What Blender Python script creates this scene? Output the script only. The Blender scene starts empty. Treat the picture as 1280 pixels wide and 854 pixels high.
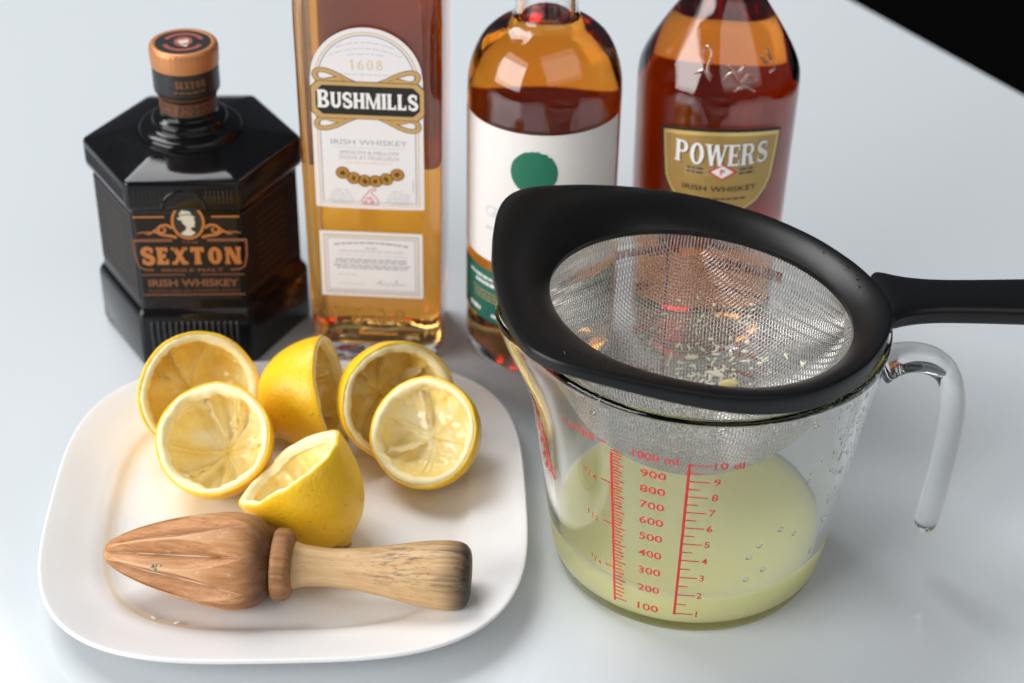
import bpy, math, random
import numpy as np
from mathutils import Vector, Matrix, noise

# ------------------------------------------------------------------ camera
scn = bpy.context.scene
PITCH, ROLL = math.radians(34.0), math.radians(1.1)
fw = Vector((0, math.cos(PITCH), -math.sin(PITCH)))
u0 = Vector((0, math.sin(PITCH), math.cos(PITCH)))
r0 = Vector((1, 0, 0))
rt = r0 * math.cos(ROLL) + u0 * math.sin(ROLL)
up = u0 * math.cos(ROLL) - r0 * math.sin(ROLL)
cam = bpy.data.cameras.new('camera')
camo = bpy.data.objects.new('camera', cam)
scn.collection.objects.link(camo)
M = Matrix.Identity(4)
M.col[0][:3], M.col[1][:3], M.col[2][:3] = rt, up, -fw
M.col[3][:3] = -fw * 0.97
camo.matrix_world = M
cam.sensor_width, cam.lens = 36.0, 64.4
cam.clip_start, cam.clip_end = 0.01, 50
cam.dof.use_dof, cam.dof.focus_distance, cam.dof.aperture_fstop = True, 0.757, 8.5
scn.camera = camo

# ------------------------------------------------------------------ light
w = bpy.data.worlds.new('World')
scn.world = w
w.use_nodes = True
w.node_tree.nodes['Background'].inputs[0].default_value = (0.62, 0.69, 0.78, 1)
w.node_tree.nodes['Background'].inputs[1].default_value = 0.11


def area(name, loc, target, sx, sy, power, col):
    l = bpy.data.lights.new(name, 'AREA')
    l.shape, l.size, l.size_y, l.energy, l.color = 'RECTANGLE', sx, sy, power, col
    o = bpy.data.objects.new(name, l)
    scn.collection.objects.link(o)
    o.location = loc
    o.rotation_euler = (Vector(target) - Vector(loc)).to_track_quat('-Z', 'Y').to_euler()
    return o


area('window_light', (-4.4, -2.6, 1.85), (0, -0.05, 0.05), 4.4, 3.4, 360, (1.0, 0.985, 0.965))
area('skylight', (-1.8, 1.7, 3.7), (0, -0.05, 0), 2.5, 2.5, 168, (0.985, 0.99, 1.0))
area('fill_light', (2.2, -3.6, 3.4), (0, 0, 0), 6.0, 4.5, 90, (1.0, 0.975, 0.94))  # soft fill added from the front right, no real source there

vs = scn.view_settings
vs.view_transform, vs.look, vs.exposure, vs.gamma = 'Standard', 'None', 0.0, 1.0
vs.use_curve_mapping = False
cy = scn.cycles
cy.max_bounces, cy.transmission_bounces, cy.glossy_bounces, cy.diffuse_bounces = 22, 20, 8, 5
cy.transparent_max_bounces, cy.volume_bounces = 12, 1
cy.caustics_reflective, cy.caustics_refractive, cy.blur_glossy = True, True, 0.35
cy.sample_clamp_indirect = 3.0
cy.use_denoising = True
cy.use_adaptive_sampling = False

# ------------------------------------------------------------------ helpers
COL = scn.collection
R = math.radians
rng = random.Random(7)


def link(o, parent=None):
    COL.objects.link(o)
    if parent is not None:
        o.parent = parent
    return o


def mesh(name, verts, faces, mat=None, parent=None, smooth=True, kind=None):
    m = bpy.data.meshes.new(name)
    m.from_pydata([tuple(v) for v in verts], [], [tuple(f) for f in faces])
    m.validate()
    m.update()
    if smooth:
        m.polygons.foreach_set('use_smooth', [True] * len(m.polygons))
    if mat:
        m.materials.append(mat)
    o = bpy.data.objects.new(name, m)
    link(o, parent)
    if kind:
        o['kind'] = kind
    return o


def thing(name, label, cat, loc=(0, 0, 0), rot=(0, 0, 0), group=None):
    o = bpy.data.objects.new(name, None)
    o.empty_display_size = 0.01
    COL.objects.link(o)
    o.location, o.rotation_euler = loc, rot
    o['label'], o['category'] = label, cat
    if group:
        o['group'] = group
    return o


def sharp(o, ang=35):
    """Split shading at hard edges without an operator."""
    m = o.data
    if hasattr(m, 'set_sharp_from_angle'):
        m.set_sharp_from_angle(angle=R(ang))
    return o


def grid_faces(nu, nv, wrap_u=False, wrap_v=False, off=0):
    f = []
    for i in range(nu if wrap_u else nu - 1):
        for j in range(nv if wrap_v else nv - 1):
            a, b = i * nv + j, ((i + 1) % nu) * nv + j
            c, d = ((i + 1) % nu) * nv + (j + 1) % nv, i * nv + (j + 1) % nv
            f.append((a + off, b + off, c + off, d + off))
    return f


def loft(rings, cap0=True, cap1=True, closed=False):
    """rings: equal-length vertex loops (CCW seen from the end they grow to)."""
    n = len(rings[0])
    v, f = [], []
    for r in rings:
        v += [tuple(p) for p in r]
    m = len(rings)
    for i in range(m if closed else m - 1):
        for k in range(n):
            a, b = i * n + k, i * n + (k + 1) % n
            c, d = ((i + 1) % m) * n + (k + 1) % n, ((i + 1) % m) * n + k
            f.append((a, b, c, d))
    if not closed:
        for flag, base, rev in ((cap0, 0, True), (cap1, (m - 1) * n, False)):
            if flag:
                ctr = len(v)
                pts = v[base:base + n]
                v.append(tuple(sum(p[i] for p in pts) / n for i in range(3)))
                for k in range(n):
                    a, b = base + k, base + (k + 1) % n
                    f.append((b, a, ctr) if rev else (a, b, ctr))
    return v, f


def circ(r, z, n=64, cx=0, cy_=0, ph=0):
    return [(cx + r * math.cos(2 * math.pi * k / n + ph), cy_ + r * math.sin(2 * math.pi * k / n + ph), z) for k in range(n)]


def smooth_profile(pts, sub=4):
    """Catmull-Rom through 2-D points."""
    out = []
    n = len(pts)
    for i in range(n - 1):
        p0, p1, p2, p3 = pts[max(i - 1, 0)], pts[i], pts[i + 1], pts[min(i + 2, n - 1)]
        for s in range(sub):
            t = s / sub
            q = []
            for a, b, c, d in zip(p0, p1, p2, p3):
                q.append(0.5 * (2 * b + (c - a) * t + (2 * a - 5 * b + 4 * c - d) * t * t + (3 * b - a - 3 * c + d) * t ** 3))
            out.append(tuple(q))
    out.append(tuple(pts[-1]))
    return out


def revolve(profile, n=64):
    """profile (r, z) from bottom to top outside; r of the ends closes with a fan."""
    return loft([circ(max(r, 1e-5), z, n) for r, z in profile])


def rrect(hx, hy, rad, z, n=8, cx=0, cy_=0):
    p = []
    for sx, sy, a0 in ((1, 1, 0), (-1, 1, 90), (-1, -1, 180), (1, -1, 270)):
        for k in range(n + 1):
            a = R(a0 + 90 * k / n)
            p.append((cx + sx * (hx - rad) + rad * math.cos(a), cy_ + sy * (hy - rad) + rad * math.sin(a), z))
    return p


def smoothstep(a, b, x):
    t = min(1, max(0, (x - a) / (b - a)))
    return t * t * (3 - 2 * t)


def lerp_tab(x, xs, ys):
    return float(np.interp(x, xs, ys))


# ------------------------------------------------------------------ materials
def mat(name, col=(0.8, 0.8, 0.8), rough=0.5, metal=0.0, spec=0.5, **kw):
    m = bpy.data.materials.new(name)
    m.use_nodes = True
    b = m.node_tree.nodes['Principled BSDF']
    b.inputs['Base Color'].default_value = (*col, 1)
    b.inputs['Roughness'].default_value = rough
    b.inputs['Metallic'].default_value = metal
    b.inputs['Specular IOR Level'].default_value = spec
    for k, v in kw.items():
        b.inputs[k.replace('_', ' ')].default_value = v
    return m


def nd(m, t, **kw):
    n = m.node_tree.nodes.new(t)
    for k, v in kw.items():
        if k in n.inputs.keys():
            n.inputs[k].default_value = v
        else:
            setattr(n, k, v)
    return n


def lk(m, a, b):
    m.node_tree.links.new(a, b)


def coord(m, scale=(1, 1, 1), kind='Object', loc=(0, 0, 0)):
    t = nd(m, 'ShaderNodeTexCoord')
    p = nd(m, 'ShaderNodeMapping')
    p.inputs['Scale'].default_value = scale
    p.inputs['Location'].default_value = loc
    lk(m, t.outputs[kind], p.inputs['Vector'])
    return p.outputs['Vector']


def tex_noise(m, vec, scale, detail=4, rough=0.55, dist=0.0):
    n = nd(m, 'ShaderNodeTexNoise')
    n.inputs['Scale'].default_value = scale
    n.inputs['Detail'].default_value = detail
    n.inputs['Roughness'].default_value = rough
    n.inputs['Distortion'].default_value = dist
    lk(m, vec, n.inputs['Vector'])
    return n.outputs['Fac']


def ramp(m, fac, stops, interp='LINEAR'):
    r = nd(m, 'ShaderNodeValToRGB')
    r.color_ramp.interpolation = interp
    e = r.color_ramp.elements
    while len(e) < len(stops):
        e.new(0.5)
    for k, (p, c) in zip(e, stops):
        k.position = p
        k.color = (*c, 1) if len(c) == 3 else c
    lk(m, fac, r.inputs['Fac'])
    return r.outputs['Color']


def mixc(m, fac, a, b, mode='MIX'):
    n = nd(m, 'ShaderNodeMix', data_type='RGBA', blend_type=mode)
    for s, v in ((n.inputs[0], fac), (n.inputs[6], a), (n.inputs[7], b)):
        if hasattr(v, 'links') or isinstance(v, bpy.types.NodeSocket):
            lk(m, v, s)
        else:
            s.default_value = v if isinstance(v, (int, float)) else (*v, 1)
    return n.outputs[2]


def bsdf(m):
    return m.node_tree.nodes['Principled BSDF']


def bump(m, h, strength=0.3, dist=0.001):
    b = nd(m, 'ShaderNodeBump')
    b.inputs['Strength'].default_value = strength
    b.inputs['Distance'].default_value = dist
    lk(m, h, b.inputs['Height'])
    lk(m, b.outputs['Normal'], bsdf(m).inputs['Normal'])
    return b


def glassmat(name, col=(1, 1, 1), ior=1.5, rough=0.0, absorb=None, density=0):
    m = bpy.data.materials.new(name)
    m.use_nodes = True
    nt = m.node_tree
    nt.nodes.clear()
    o = nt.nodes.new('ShaderNodeOutputMaterial')
    g = nt.nodes.new('ShaderNodeBsdfGlass')
    g.inputs['Color'].default_value = (*col, 1)
    g.inputs['IOR'].default_value = ior
    g.inputs['Roughness'].default_value = rough
    nt.links.new(g.outputs[0], o.inputs['Surface'])
    if absorb:
        a = nt.nodes.new('ShaderNodeVolumeAbsorption')
        a.inputs['Color'].default_value = (*absorb, 1)
        a.inputs['Density'].default_value = density
        nt.links.new(a.outputs[0], o.inputs['Volume'])
    return m


# table: pale blue-grey back-painted glass
M_TABLE = mat('table_glass', (0.56, 0.62, 0.665), 0.09, spec=0.5)
v_ = coord(M_TABLE, (1, 1, 1))
c_ = mixc(M_TABLE, tex_noise(M_TABLE, v_, 5, 3), (0.625, 0.668, 0.70), (0.64, 0.682, 0.71))
lk(M_TABLE, c_, bsdf(M_TABLE).inputs['Base Color'])
lk(M_TABLE, ramp(M_TABLE, tex_noise(M_TABLE, v_, 14, 6, 0.65), [(0.3, (0.07,) * 3), (0.75, (0.15,) * 3)]), bsdf(M_TABLE).inputs['Roughness'])
M_TEDGE = mat('table_edge_glass', (0.35, 0.47, 0.44), 0.1)
M_FLOOR = mat('dark_floor', (0.003, 0.003, 0.003), 0.9, spec=0.0)

# plate
M_PLATE = mat('white_glaze', (0.80, 0.785, 0.77), 0.16, spec=0.5, Coat_Weight=0.3, Coat_Roughness=0.08)
v_ = coord(M_PLATE)
lk(M_PLATE, mixc(M_PLATE, ramp(M_PLATE, tex_noise(M_PLATE, v_, 22, 5, 0.6), [(0.42, (0, 0, 0)), (0.7, (1, 1, 1))]), (0.80, 0.80, 0.805), (0.795, 0.785, 0.77)), bsdf(M_PLATE).inputs['Base Color'])
pc_ = [l.from_socket for l in M_PLATE.node_tree.links if l.to_socket == bsdf(M_PLATE).inputs['Base Color']][0]
pl_ = nd(M_PLATE, 'ShaderNodeVectorMath', operation='LENGTH')
lk(M_PLATE, coord(M_PLATE, (1, 1, 0)), pl_.inputs[0])
pa_ = nd(M_PLATE, 'ShaderNodeMath', operation='MULTIPLY_ADD')
lk(M_PLATE, tex_noise(M_PLATE, v_, 28, 4), pa_.inputs[0])
pa_.inputs[1].default_value = 0.06
lk(M_PLATE, pl_.outputs['Value'], pa_.inputs[2])
film = ramp(M_PLATE, pa_.outputs[0], [(0.055, (0.45, 0.45, 0.45)), (0.112, (0, 0, 0))])
lk(M_PLATE, mixc(M_PLATE, film, pc_, (0.80, 0.765, 0.67)), bsdf(M_PLATE).inputs['Base Color'])
bump(M_PLATE, tex_noise(M_PLATE, v_, 60, 2), 0.05, 0.001)

# bottles
M_BLACK = mat('black_glass', (0.006, 0.006, 0.007), 0.07, spec=0.30)
v_ = coord(M_BLACK)
lk(M_BLACK, ramp(M_BLACK, tex_noise(M_BLACK, v_, 60, 5, 0.6), [(0.35, (0.05,) * 3), (0.75, (0.16,) * 3)]), bsdf(M_BLACK).inputs['Roughness'])
M_BLACKSAT = mat('black_satin_glass', (0.010, 0.010, 0.012), 0.22, spec=0.5)
M_LABELBROWN = mat('dark_brown_print', (0.010, 0.007, 0.006), 0.5, spec=0.3)
M_COPPER = mat('copper_print', (0.50, 0.19, 0.055), 0.42, metal=0.35)
M_COPPERDIM = mat('copper_dim_print', (0.22, 0.085, 0.038), 0.5, metal=0.2)
M_COPPERDARK = mat('copper_dark_print', (0.060, 0.028, 0.016), 0.5)
M_CAPCOPPER = mat('copper_cap', (0.56, 0.235, 0.09), 0.40, metal=0.45)
M_CREAM = mat('cream_print', (0.62, 0.57, 0.47), 0.6)
M_BLACKPRINT = mat('black_print', (0.012, 0.012, 0.013), 0.4)
M_GLASS = glassmat('clear_glass', (0.995, 0.996, 0.995), 1.5)
M_JUG = glassmat('jug_glass', (0.994, 0.998, 0.995), 1.47)
M_WHISKY_GOLD = glassmat('golden_whiskey', (1, 1, 1), 1.36, 0, (0.993, 0.70, 0.0), 56)
M_WHISKY_AMBER = glassmat('amber_whiskey', (1, 1, 1), 1.36, 0, (0.99, 0.69, 0.0), 60)
M_WHISKY_RED = glassmat('red_amber_whiskey', (1, 1, 1), 1.36, 0, (0.972, 0.63, 0.0), 57)
M_DROP = glassmat('water_drop', (1, 1, 1), 1.33)


def papermat(name, col, rough=0.55):
    m = mat(name, col, rough, spec=0.4)
    v = coord(m)
    f = tex_noise(m, v, 900, 3)
    bump(m, f, 0.12, 0.0003)
    return m


M_PAPER = papermat('white_label_paper', (0.82, 0.80, 0.82))
M_PAPERWARM = papermat('warm_white_label_paper', (0.80, 0.78, 0.77))
M_GOLDLINE = mat('gold_print', (0.62, 0.40, 0.16), 0.4, metal=0.25)
M_GOLDPALE = mat('pale_gold_print', (0.74, 0.58, 0.38), 0.5)
M_GREYLINE = mat('grey_print', (0.36, 0.38, 0.44), 0.6)
M_GREYPALE = mat('pale_grey_print', (0.60, 0.61, 0.66), 0.6)
M_MEDAL = mat('medal_print', (0.50, 0.27, 0.05), 0.4, metal=0.2)
M_MEDALDARK = mat('medal_dark_print', (0.12, 0.055, 0.015), 0.5)
M_PINK = mat('red_emblem_print', (0.72, 0.30, 0.33), 0.6)
M_WHITEPRINT = mat('white_print', (0.86, 0.85, 0.84), 0.5)
M_GREEN = mat('green_print', (0.012, 0.16, 0.095), 0.5)
M_GREENLABEL = papermat('dark_green_label', (0.015, 0.13, 0.095), 0.5)
M_POWGOLD = mat('gold_foil_label', (0.50, 0.33, 0.11), 0.36, metal=0.55)
M_POWBRIGHT = mat('bright_gold_foil', (0.80, 0.60, 0.24), 0.3, metal=0.6)
M_POWDIM = mat('dim_gold_foil', (0.42, 0.30, 0.13), 0.5, metal=0.3)
M_REDPRINT = mat('red_print', (0.62, 0.035, 0.03), 0.45)
M_JUGRED = mat('red_scale_print', (0.54, 0.016, 0.016), 0.35)
M_CAPBLACK = mat('black_screw_cap', (0.01, 0.01, 0.011), 0.35)
M_CAPGREEN = mat('green_foil_cap', (0.02, 0.14, 0.09), 0.35, metal=0.3)
M_CAPGOLD = mat('gold_foil_cap', (0.55, 0.38, 0.14), 0.35, metal=0.6)

# sieve
M_PLASTIC = mat('black_plastic', (0.005, 0.005, 0.0054), 0.30, spec=0.32)
v_ = coord(M_PLASTIC)
lk(M_PLASTIC, ramp(M_PLASTIC, tex_noise(M_PLASTIC, v_, 45, 6, 0.65), [(0.3, (0.32,) * 3), (0.75, (0.38,) * 3)]), bsdf(M_PLASTIC).inputs['Roughness'])
bump(M_PLASTIC, tex_noise(M_PLASTIC, v_, 2200, 2), 0.06, 0.0002)
M_STEEL = mat('steel_wire', (0.66, 0.64, 0.61), 0.20, metal=1.0)

# lemons
M_RIND = mat('lemon_rind', (0.83, 0.50, 0.012), 0.36, spec=0.45, Subsurface_Weight=0.12, Subsurface_Scale=0.004)
bsdf(M_RIND).inputs['Subsurface Radius'].default_value = (1.0, 0.6, 0.1)
v_ = coord(M_RIND)
c1 = mixc(M_RIND, tex_noise(M_RIND, v_, 45, 4), (0.93, 0.51, 0.010), (0.95, 0.61, 0.027))
spots = ramp(M_RIND, tex_noise(M_RIND, v_, 260, 2, 0.5), [(0.66, (0, 0, 0)), (0.74, (1, 1, 1))])
c1 = mixc(M_RIND, spots, c1, (0.62, 0.36, 0.02))
lk(M_RIND, c1, bsdf(M_RIND).inputs['Base Color'])
vo = nd(M_RIND, 'ShaderNodeTexVoronoi', feature='SMOOTH_F1')
vo.inputs['Scale'].default_value = 620
lk(M_RIND, v_, vo.inputs['Vector'])
md = nd(M_RIND, 'ShaderNodeMath', operation='ADD')
lk(M_RIND, vo.outputs['Distance'], md.inputs[0])
lk(M_RIND, tex_noise(M_RIND, v_, 180, 4), md.inputs[1])
bump(M_RIND, md.outputs[0], 0.35, 0.0006)

M_PITH = mat('lemon_pith', (0.86, 0.78, 0.46), 0.5, Subsurface_Weight=0.1, Subsurface_Scale=0.002)
bsdf(M_PITH).inputs['Subsurface Radius'].default_value = (1.0, 0.8, 0.3)
v_ = coord(M_PITH)
lk(M_PITH, mixc(M_PITH, tex_noise(M_PITH, v_, 120, 4), (0.90, 0.76, 0.36), (0.92, 0.86, 0.58)), bsdf(M_PITH).inputs['Base Color'])
bump(M_PITH, tex_noise(M_PITH, v_, 500, 4), 0.4, 0.0006)

def fleshmat(name, stops):
    m = mat(name, stops[1], 0.25, Coat_Weight=0.35, Coat_Roughness=0.07, Subsurface_Weight=0.12, Subsurface_Scale=0.003, spec=0.5)
    bsdf(m).inputs['Subsurface Radius'].default_value = (1.0, 0.75, 0.3)
    v = coord(m)
    fn = tex_noise(m, v, 60, 5, 0.6, 0.8)
    lk(m, ramp(m, fn, [(0.34, stops[0]), (0.5, stops[1]), (0.64, stops[2])]), bsdf(m).inputs['Base Color'])
    bump(m, tex_noise(m, v, 230, 5, 0.6, 1.2), 0.35, 0.001)
    return m


M_FLESH = fleshmat('lemon_flesh', ((0.96, 0.72, 0.22), (0.97, 0.80, 0.36), (0.97, 0.88, 0.56)))
M_FLESHDEEP = fleshmat('lemon_flesh_scraped', ((0.94, 0.66, 0.13), (0.95, 0.74, 0.21), (0.96, 0.85, 0.42)))
M_MEMB = mat('lemon_membrane', (0.94, 0.80, 0.45), 0.28, Subsurface_Weight=0.15, Subsurface_Scale=0.004)
bsdf(M_MEMB).inputs['Subsurface Radius'].default_value = (1.0, 0.7, 0.25)
M_PULP = mat('lemon_pulp_bits', (0.90, 0.85, 0.68), 0.12)
M_SEED = mat('lemon_seed', (0.78, 0.60, 0.27), 0.35)
M_JUICE = mat('lemon_juice', (0.99, 0.90, 0.46), 0.08, spec=0.4, Subsurface_Weight=1.0, Subsurface_Scale=0.025)
bsdf(M_JUICE).inputs['Subsurface Radius'].default_value = (1.0, 0.95, 0.5)


def woodmat(name, stops, dark_end=None, fibre=0.75, flecks=None, stain=None):
    """Grain runs along local X; stains along the axis are part of the wood."""
    m = mat(name, (0.5, 0.3, 0.15), 0.5, spec=0.35)
    v = coord(m, (10, 210, 210))
    g = tex_noise(m, v, 1.5, 7, 0.6, 0.3)
    c = ramp(m, g, stops)
    v2 = coord(m, (150, 1500, 1500))
    fl = ramp(m, tex_noise(m, v2, 1.0, 2, 0.5), [(0.30, (0.55, 0.55, 0.55)), (0.40, (0, 0, 0))])
    c = mixc(m, fl, c, tuple(0.8 * x for x in stops[0][1]))
    if flecks:
        ff = ramp(m, tex_noise(m, coord(m, (220, 420, 420)), 1.0, 1, 0.4), [(0.70, (0, 0, 0)), (0.76, (0.8, 0.8, 0.8))])
        c = mixc(m, ff, c, flecks)
    if stain:
        sn_ = ramp(m, tex_noise(m, coord(m, (20, 700, 700), loc=(.31, 0, 0)), 1.0, 5, 0.65, 0.3), [(0.48, (0, 0, 0)), (0.66, (0.8, 0.8, 0.8))])
        sp_ = nd(m, 'ShaderNodeSeparateXYZ')
        lk(m, coord(m), sp_.inputs[0])
        m1 = nd(m, 'ShaderNodeMapRange', interpolation_type='SMOOTHSTEP')
        m1.inputs[1].default_value, m1.inputs[2].default_value = .098, .125
        lk(m, sp_.outputs[0], m1.inputs[0])
        m2 = nd(m, 'ShaderNodeMapRange', interpolation_type='SMOOTHSTEP')
        m2.inputs[1].default_value, m2.inputs[2].default_value = -.001, .006
        lk(m, sp_.outputs[2], m2.inputs[0])
        mm = nd(m, 'ShaderNodeMath', operation='MULTIPLY')
        lk(m, m1.outputs[0], mm.inputs[0])
        lk(m, m2.outputs[0], mm.inputs[1])
        c = mixc(m, mixc(m, 1.0, mm.outputs[0], sn_, 'MULTIPLY'), c, stain)
    sx = nd(m, 'ShaderNodeSeparateXYZ')
    lk(m, coord(m), sx.inputs[0])
    if dark_end:
        x0, x1, col = dark_end
        mr = nd(m, 'ShaderNodeMapRange', interpolation_type='SMOOTHSTEP')
        mr.inputs[1].default_value, mr.inputs[2].default_value = x0, x1
        lk(m, sx.outputs[0], mr.inputs[0])
        # the stain creeps along the grain, further on the upper side
        st = nd(m, 'ShaderNodeMath', operation='MULTIPLY_ADD')
        lk(m, tex_noise(m, coord(m, (14, 160, 160)), 1.3, 4), st.inputs[0])
        st.inputs[1].default_value = 0.65
        sub = nd(m, 'ShaderNodeMath', operation='SUBTRACT')
        lk(m, mr.outputs[0], st.inputs[2])
        lk(m, st.outputs[0], sub.inputs[0])
        sub.inputs[1].default_value = 0.36
        sub.use_clamp = True
        c = mixc(m, sub.outputs[0], c, col)
    fib = tex_noise(m, coord(m, (16, 620, 620)), 1.0, 5, 0.7, 0.2)
    c = mixc(m, ramp(m, fib, [(0.34, (fibre,) * 3), (0.52, (0, 0, 0))]), c, tuple(0.55 * x for x in stops[0][1]))
    lk(m, c, bsdf(m).inputs['Base Color'])
    ad = nd(m, 'ShaderNodeMath', operation='ADD')
    lk(m, g, ad.inputs[0])
    lk(m, fib, ad.inputs[1])
    bump(m, ad.outputs[0], 0.3, 0.0005)
    return m


M_WOODHEAD = woodmat('reamer_head_wood', [(0.25, (0.36, 0.15, 0.052)), (0.5, (0.52, 0.25, 0.10)), (0.72, (0.64, 0.36, 0.19))], (0.0560, 0.0735, (0.075, 0.030, 0.012)), fibre=.35, flecks=(0.62, 0.45, 0.30))
# juice residue dried in the grooves; groove shade and lit ridges painted in
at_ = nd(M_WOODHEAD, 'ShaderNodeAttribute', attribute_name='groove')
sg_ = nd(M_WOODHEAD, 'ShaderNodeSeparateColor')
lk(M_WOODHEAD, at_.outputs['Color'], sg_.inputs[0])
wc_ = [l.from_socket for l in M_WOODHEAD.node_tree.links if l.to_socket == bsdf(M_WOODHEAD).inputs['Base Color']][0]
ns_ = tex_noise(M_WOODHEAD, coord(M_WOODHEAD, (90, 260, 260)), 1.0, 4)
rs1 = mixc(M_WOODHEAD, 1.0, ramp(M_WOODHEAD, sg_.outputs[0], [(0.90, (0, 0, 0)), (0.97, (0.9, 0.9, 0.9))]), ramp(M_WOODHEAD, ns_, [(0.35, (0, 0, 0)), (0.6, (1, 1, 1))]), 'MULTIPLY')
wc_ = mixc(M_WOODHEAD, ramp(M_WOODHEAD, sg_.outputs[0], [(0.55, (0, 0, 0)), (0.95, (0.5, 0.5, 0.5))]), wc_, (0.20, 0.08, 0.03))  # groove shade painted into the wood colour
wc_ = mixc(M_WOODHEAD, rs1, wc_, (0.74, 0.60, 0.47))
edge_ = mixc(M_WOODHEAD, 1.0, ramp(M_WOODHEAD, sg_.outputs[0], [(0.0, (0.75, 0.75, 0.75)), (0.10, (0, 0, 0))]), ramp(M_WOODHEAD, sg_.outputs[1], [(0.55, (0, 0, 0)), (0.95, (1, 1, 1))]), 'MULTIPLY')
wc_ = mixc(M_WOODHEAD, edge_, wc_, (0.70, 0.42, 0.22))  # ridges painted lighter, as if catching light
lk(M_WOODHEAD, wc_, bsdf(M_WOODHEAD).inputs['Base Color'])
M_WOODCOLLAR = woodmat('reamer_collar_wood', [(0.25, (0.20, 0.085, 0.03)), (0.5, (0.33, 0.155, 0.06)), (0.72, (0.45, 0.235, 0.10))], fibre=.5)
M_WOODHANDLE = woodmat('reamer_handle_wood', [(0.22, (0.46, 0.27, 0.125)), (0.5, (0.58, 0.375, 0.185)), (0.75, (0.67, 0.475, 0.26))], (0.141, 0.1580, (0.016, 0.012, 0.010)), fibre=.16, flecks=(0.50, 0.19, 0.07), stain=(0.11, 0.085, 0.065))


# ------------------------------------------------------------------ printing on surfaces
class Flat:
    """s along X, t along Z, outwards is -Y; y0 is the plane."""
    def __init__(self, y0, s0=0.0):
        self.y0, self.s0 = y0, s0

    def __call__(self, s, t, o):
        return (s + self.s0, self.y0 - o, t)


class Cone:
    """Front is -Y; s is arc length at radius r_ref, r(z) the outer radius."""
    def __init__(self, r, rref, rot=0.0):
        self.r = r if callable(r) else (lambda z: r)
        self.rref, self.rot = rref, rot

    def __call__(self, s, t, o):
        a = s / self.rref + self.rot
        rr = self.r(t) + o
        return (rr * math.sin(a), -rr * math.cos(a), t)


def panel(name, surf, s0, s1, lo, hi, o, thick, m, parent, n=24, nt=1):
    """A label sheet between two edges lo(s), hi(s), with its own thickness."""
    v, f = [], []
    for k in range(n + 1):
        s = s0 + (s1 - s0) * k / n
        a, b = lo(s), hi(s)
        for j in range(nt + 1):
            v.append(surf(s, a + (b - a) * j / nt, o))
    nv = nt + 1
    f = grid_faces(n + 1, nv)
    off = len(v)
    for k in range(n + 1):
        s = s0 + (s1 - s0) * k / n
        a, b = lo(s), hi(s)
        for j in range(nv):
            v.append(surf(s, a + (b - a) * j / nt, o - thick))
    f += [tuple(off + i for i in reversed(q)) for q in f[:]]
    for k in range(n):
        f.append((k * nv, off + k * nv, off + (k + 1) * nv, (k + 1) * nv))
        f.append((k * nv + nt, (k + 1) * nv + nt, off + (k + 1) * nv + nt, off + k * nv + nt))
    f.append((0, nt, off + nt, off))
    e = n * nv
    f.append((e, off + e, off + e + nt, e + nt))
    return mesh(name, v, f, m, parent, smooth=False)


def ribbon_polys(pts, width, closed=False):
    """Quads of a flat stroke along pts; width may be a function of 0..1."""
    n = len(pts)
    q = []
    L = []
    for i in range(n):
        a = Vector(pts[(i - 1) % n] if closed or i > 0 else pts[i])
        b = Vector(pts[(i + 1) % n] if closed or i < n - 1 else pts[i])
        d = (b - a)
        d = d.normalized() if d.length > 1e-12 else Vector((1, 0))
        wd = (width(i / max(1, n - 1)) if callable(width) else width) / 2
        nn = Vector((-d.y, d.x)) * wd
        p = Vector(pts[i])
        L.append((tuple(p + nn), tuple(p - nn)))
    for i in range(n if closed else n - 1):
        a, b = L[i], L[(i + 1) % n]
        q.append([a[0], a[1], b[1], b[0]])
    return q


def arc_pts(cx, cy_, rx, ry, a0, a1, n=20):
    return [(cx + rx * math.cos(R(a0 + (a1 - a0) * k / n)), cy_ + ry * math.sin(R(a0 + (a1 - a0) * k / n))) for k in range(n + 1)]


def disc_poly(cx, cy_, rx, ry=None, n=28):
    ry = ry or rx
    return [(cx + rx * math.cos(2 * math.pi * k / n), cy_ + ry * math.sin(2 * math.pi * k / n)) for k in range(n)]


def print_polys(name, surf, prims, o, m, parent):
    """prims: list of groups of polygons in (s, t); each group sits 8 microns above the last."""
    v, f = [], []
    for g, polys in enumerate(prims):
        oo = o + 8e-6 * (g % 4)
        for p in polys:
            b = len(v)
            area_ = sum(p[i][0] * p[(i + 1) % len(p)][1] - p[(i + 1) % len(p)][0] * p[i][1] for i in range(len(p)))
            pp = p if area_ > 0 else p[::-1]
            v += [surf(x, y, oo) for x, y in pp]
            f.append(tuple(range(b, b + len(pp))))
    return mesh(name, v, f, m, parent, smooth=False)


def ribbon(name, surf, pts, width, o, m, parent, closed=False):
    return print_polys(name, surf, [ribbon_polys(pts, width, closed)], o, m, parent)


_txt_cache = {}


def text_geo(s, bold=0.0, space=1.0):
    key = (s, bold, space)
    if key not in _txt_cache:
        c = bpy.data.curves.new('t', 'FONT')
        c.body, c.size, c.offset, c.space_character = s, 1.0, bold, space
        c.align_x, c.align_y = 'CENTER', 'CENTER'
        c.resolution_u = 3
        o = bpy.data.objects.new('t', c)
        COL.objects.link(o)
        dg = bpy.context.evaluated_depsgraph_get()
        me = o.evaluated_get(dg).to_mesh()
        vs_ = [(p.co.x, p.co.y) for p in me.vertices]
        fs = [tuple(p.vertices) for p in me.polygons]
        o.evaluated_get(dg).to_mesh_clear()
        bpy.data.objects.remove(o)
        bpy.data.curves.remove(c)
        _txt_cache[key] = (vs_, fs)
    return _txt_cache[key]


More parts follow.
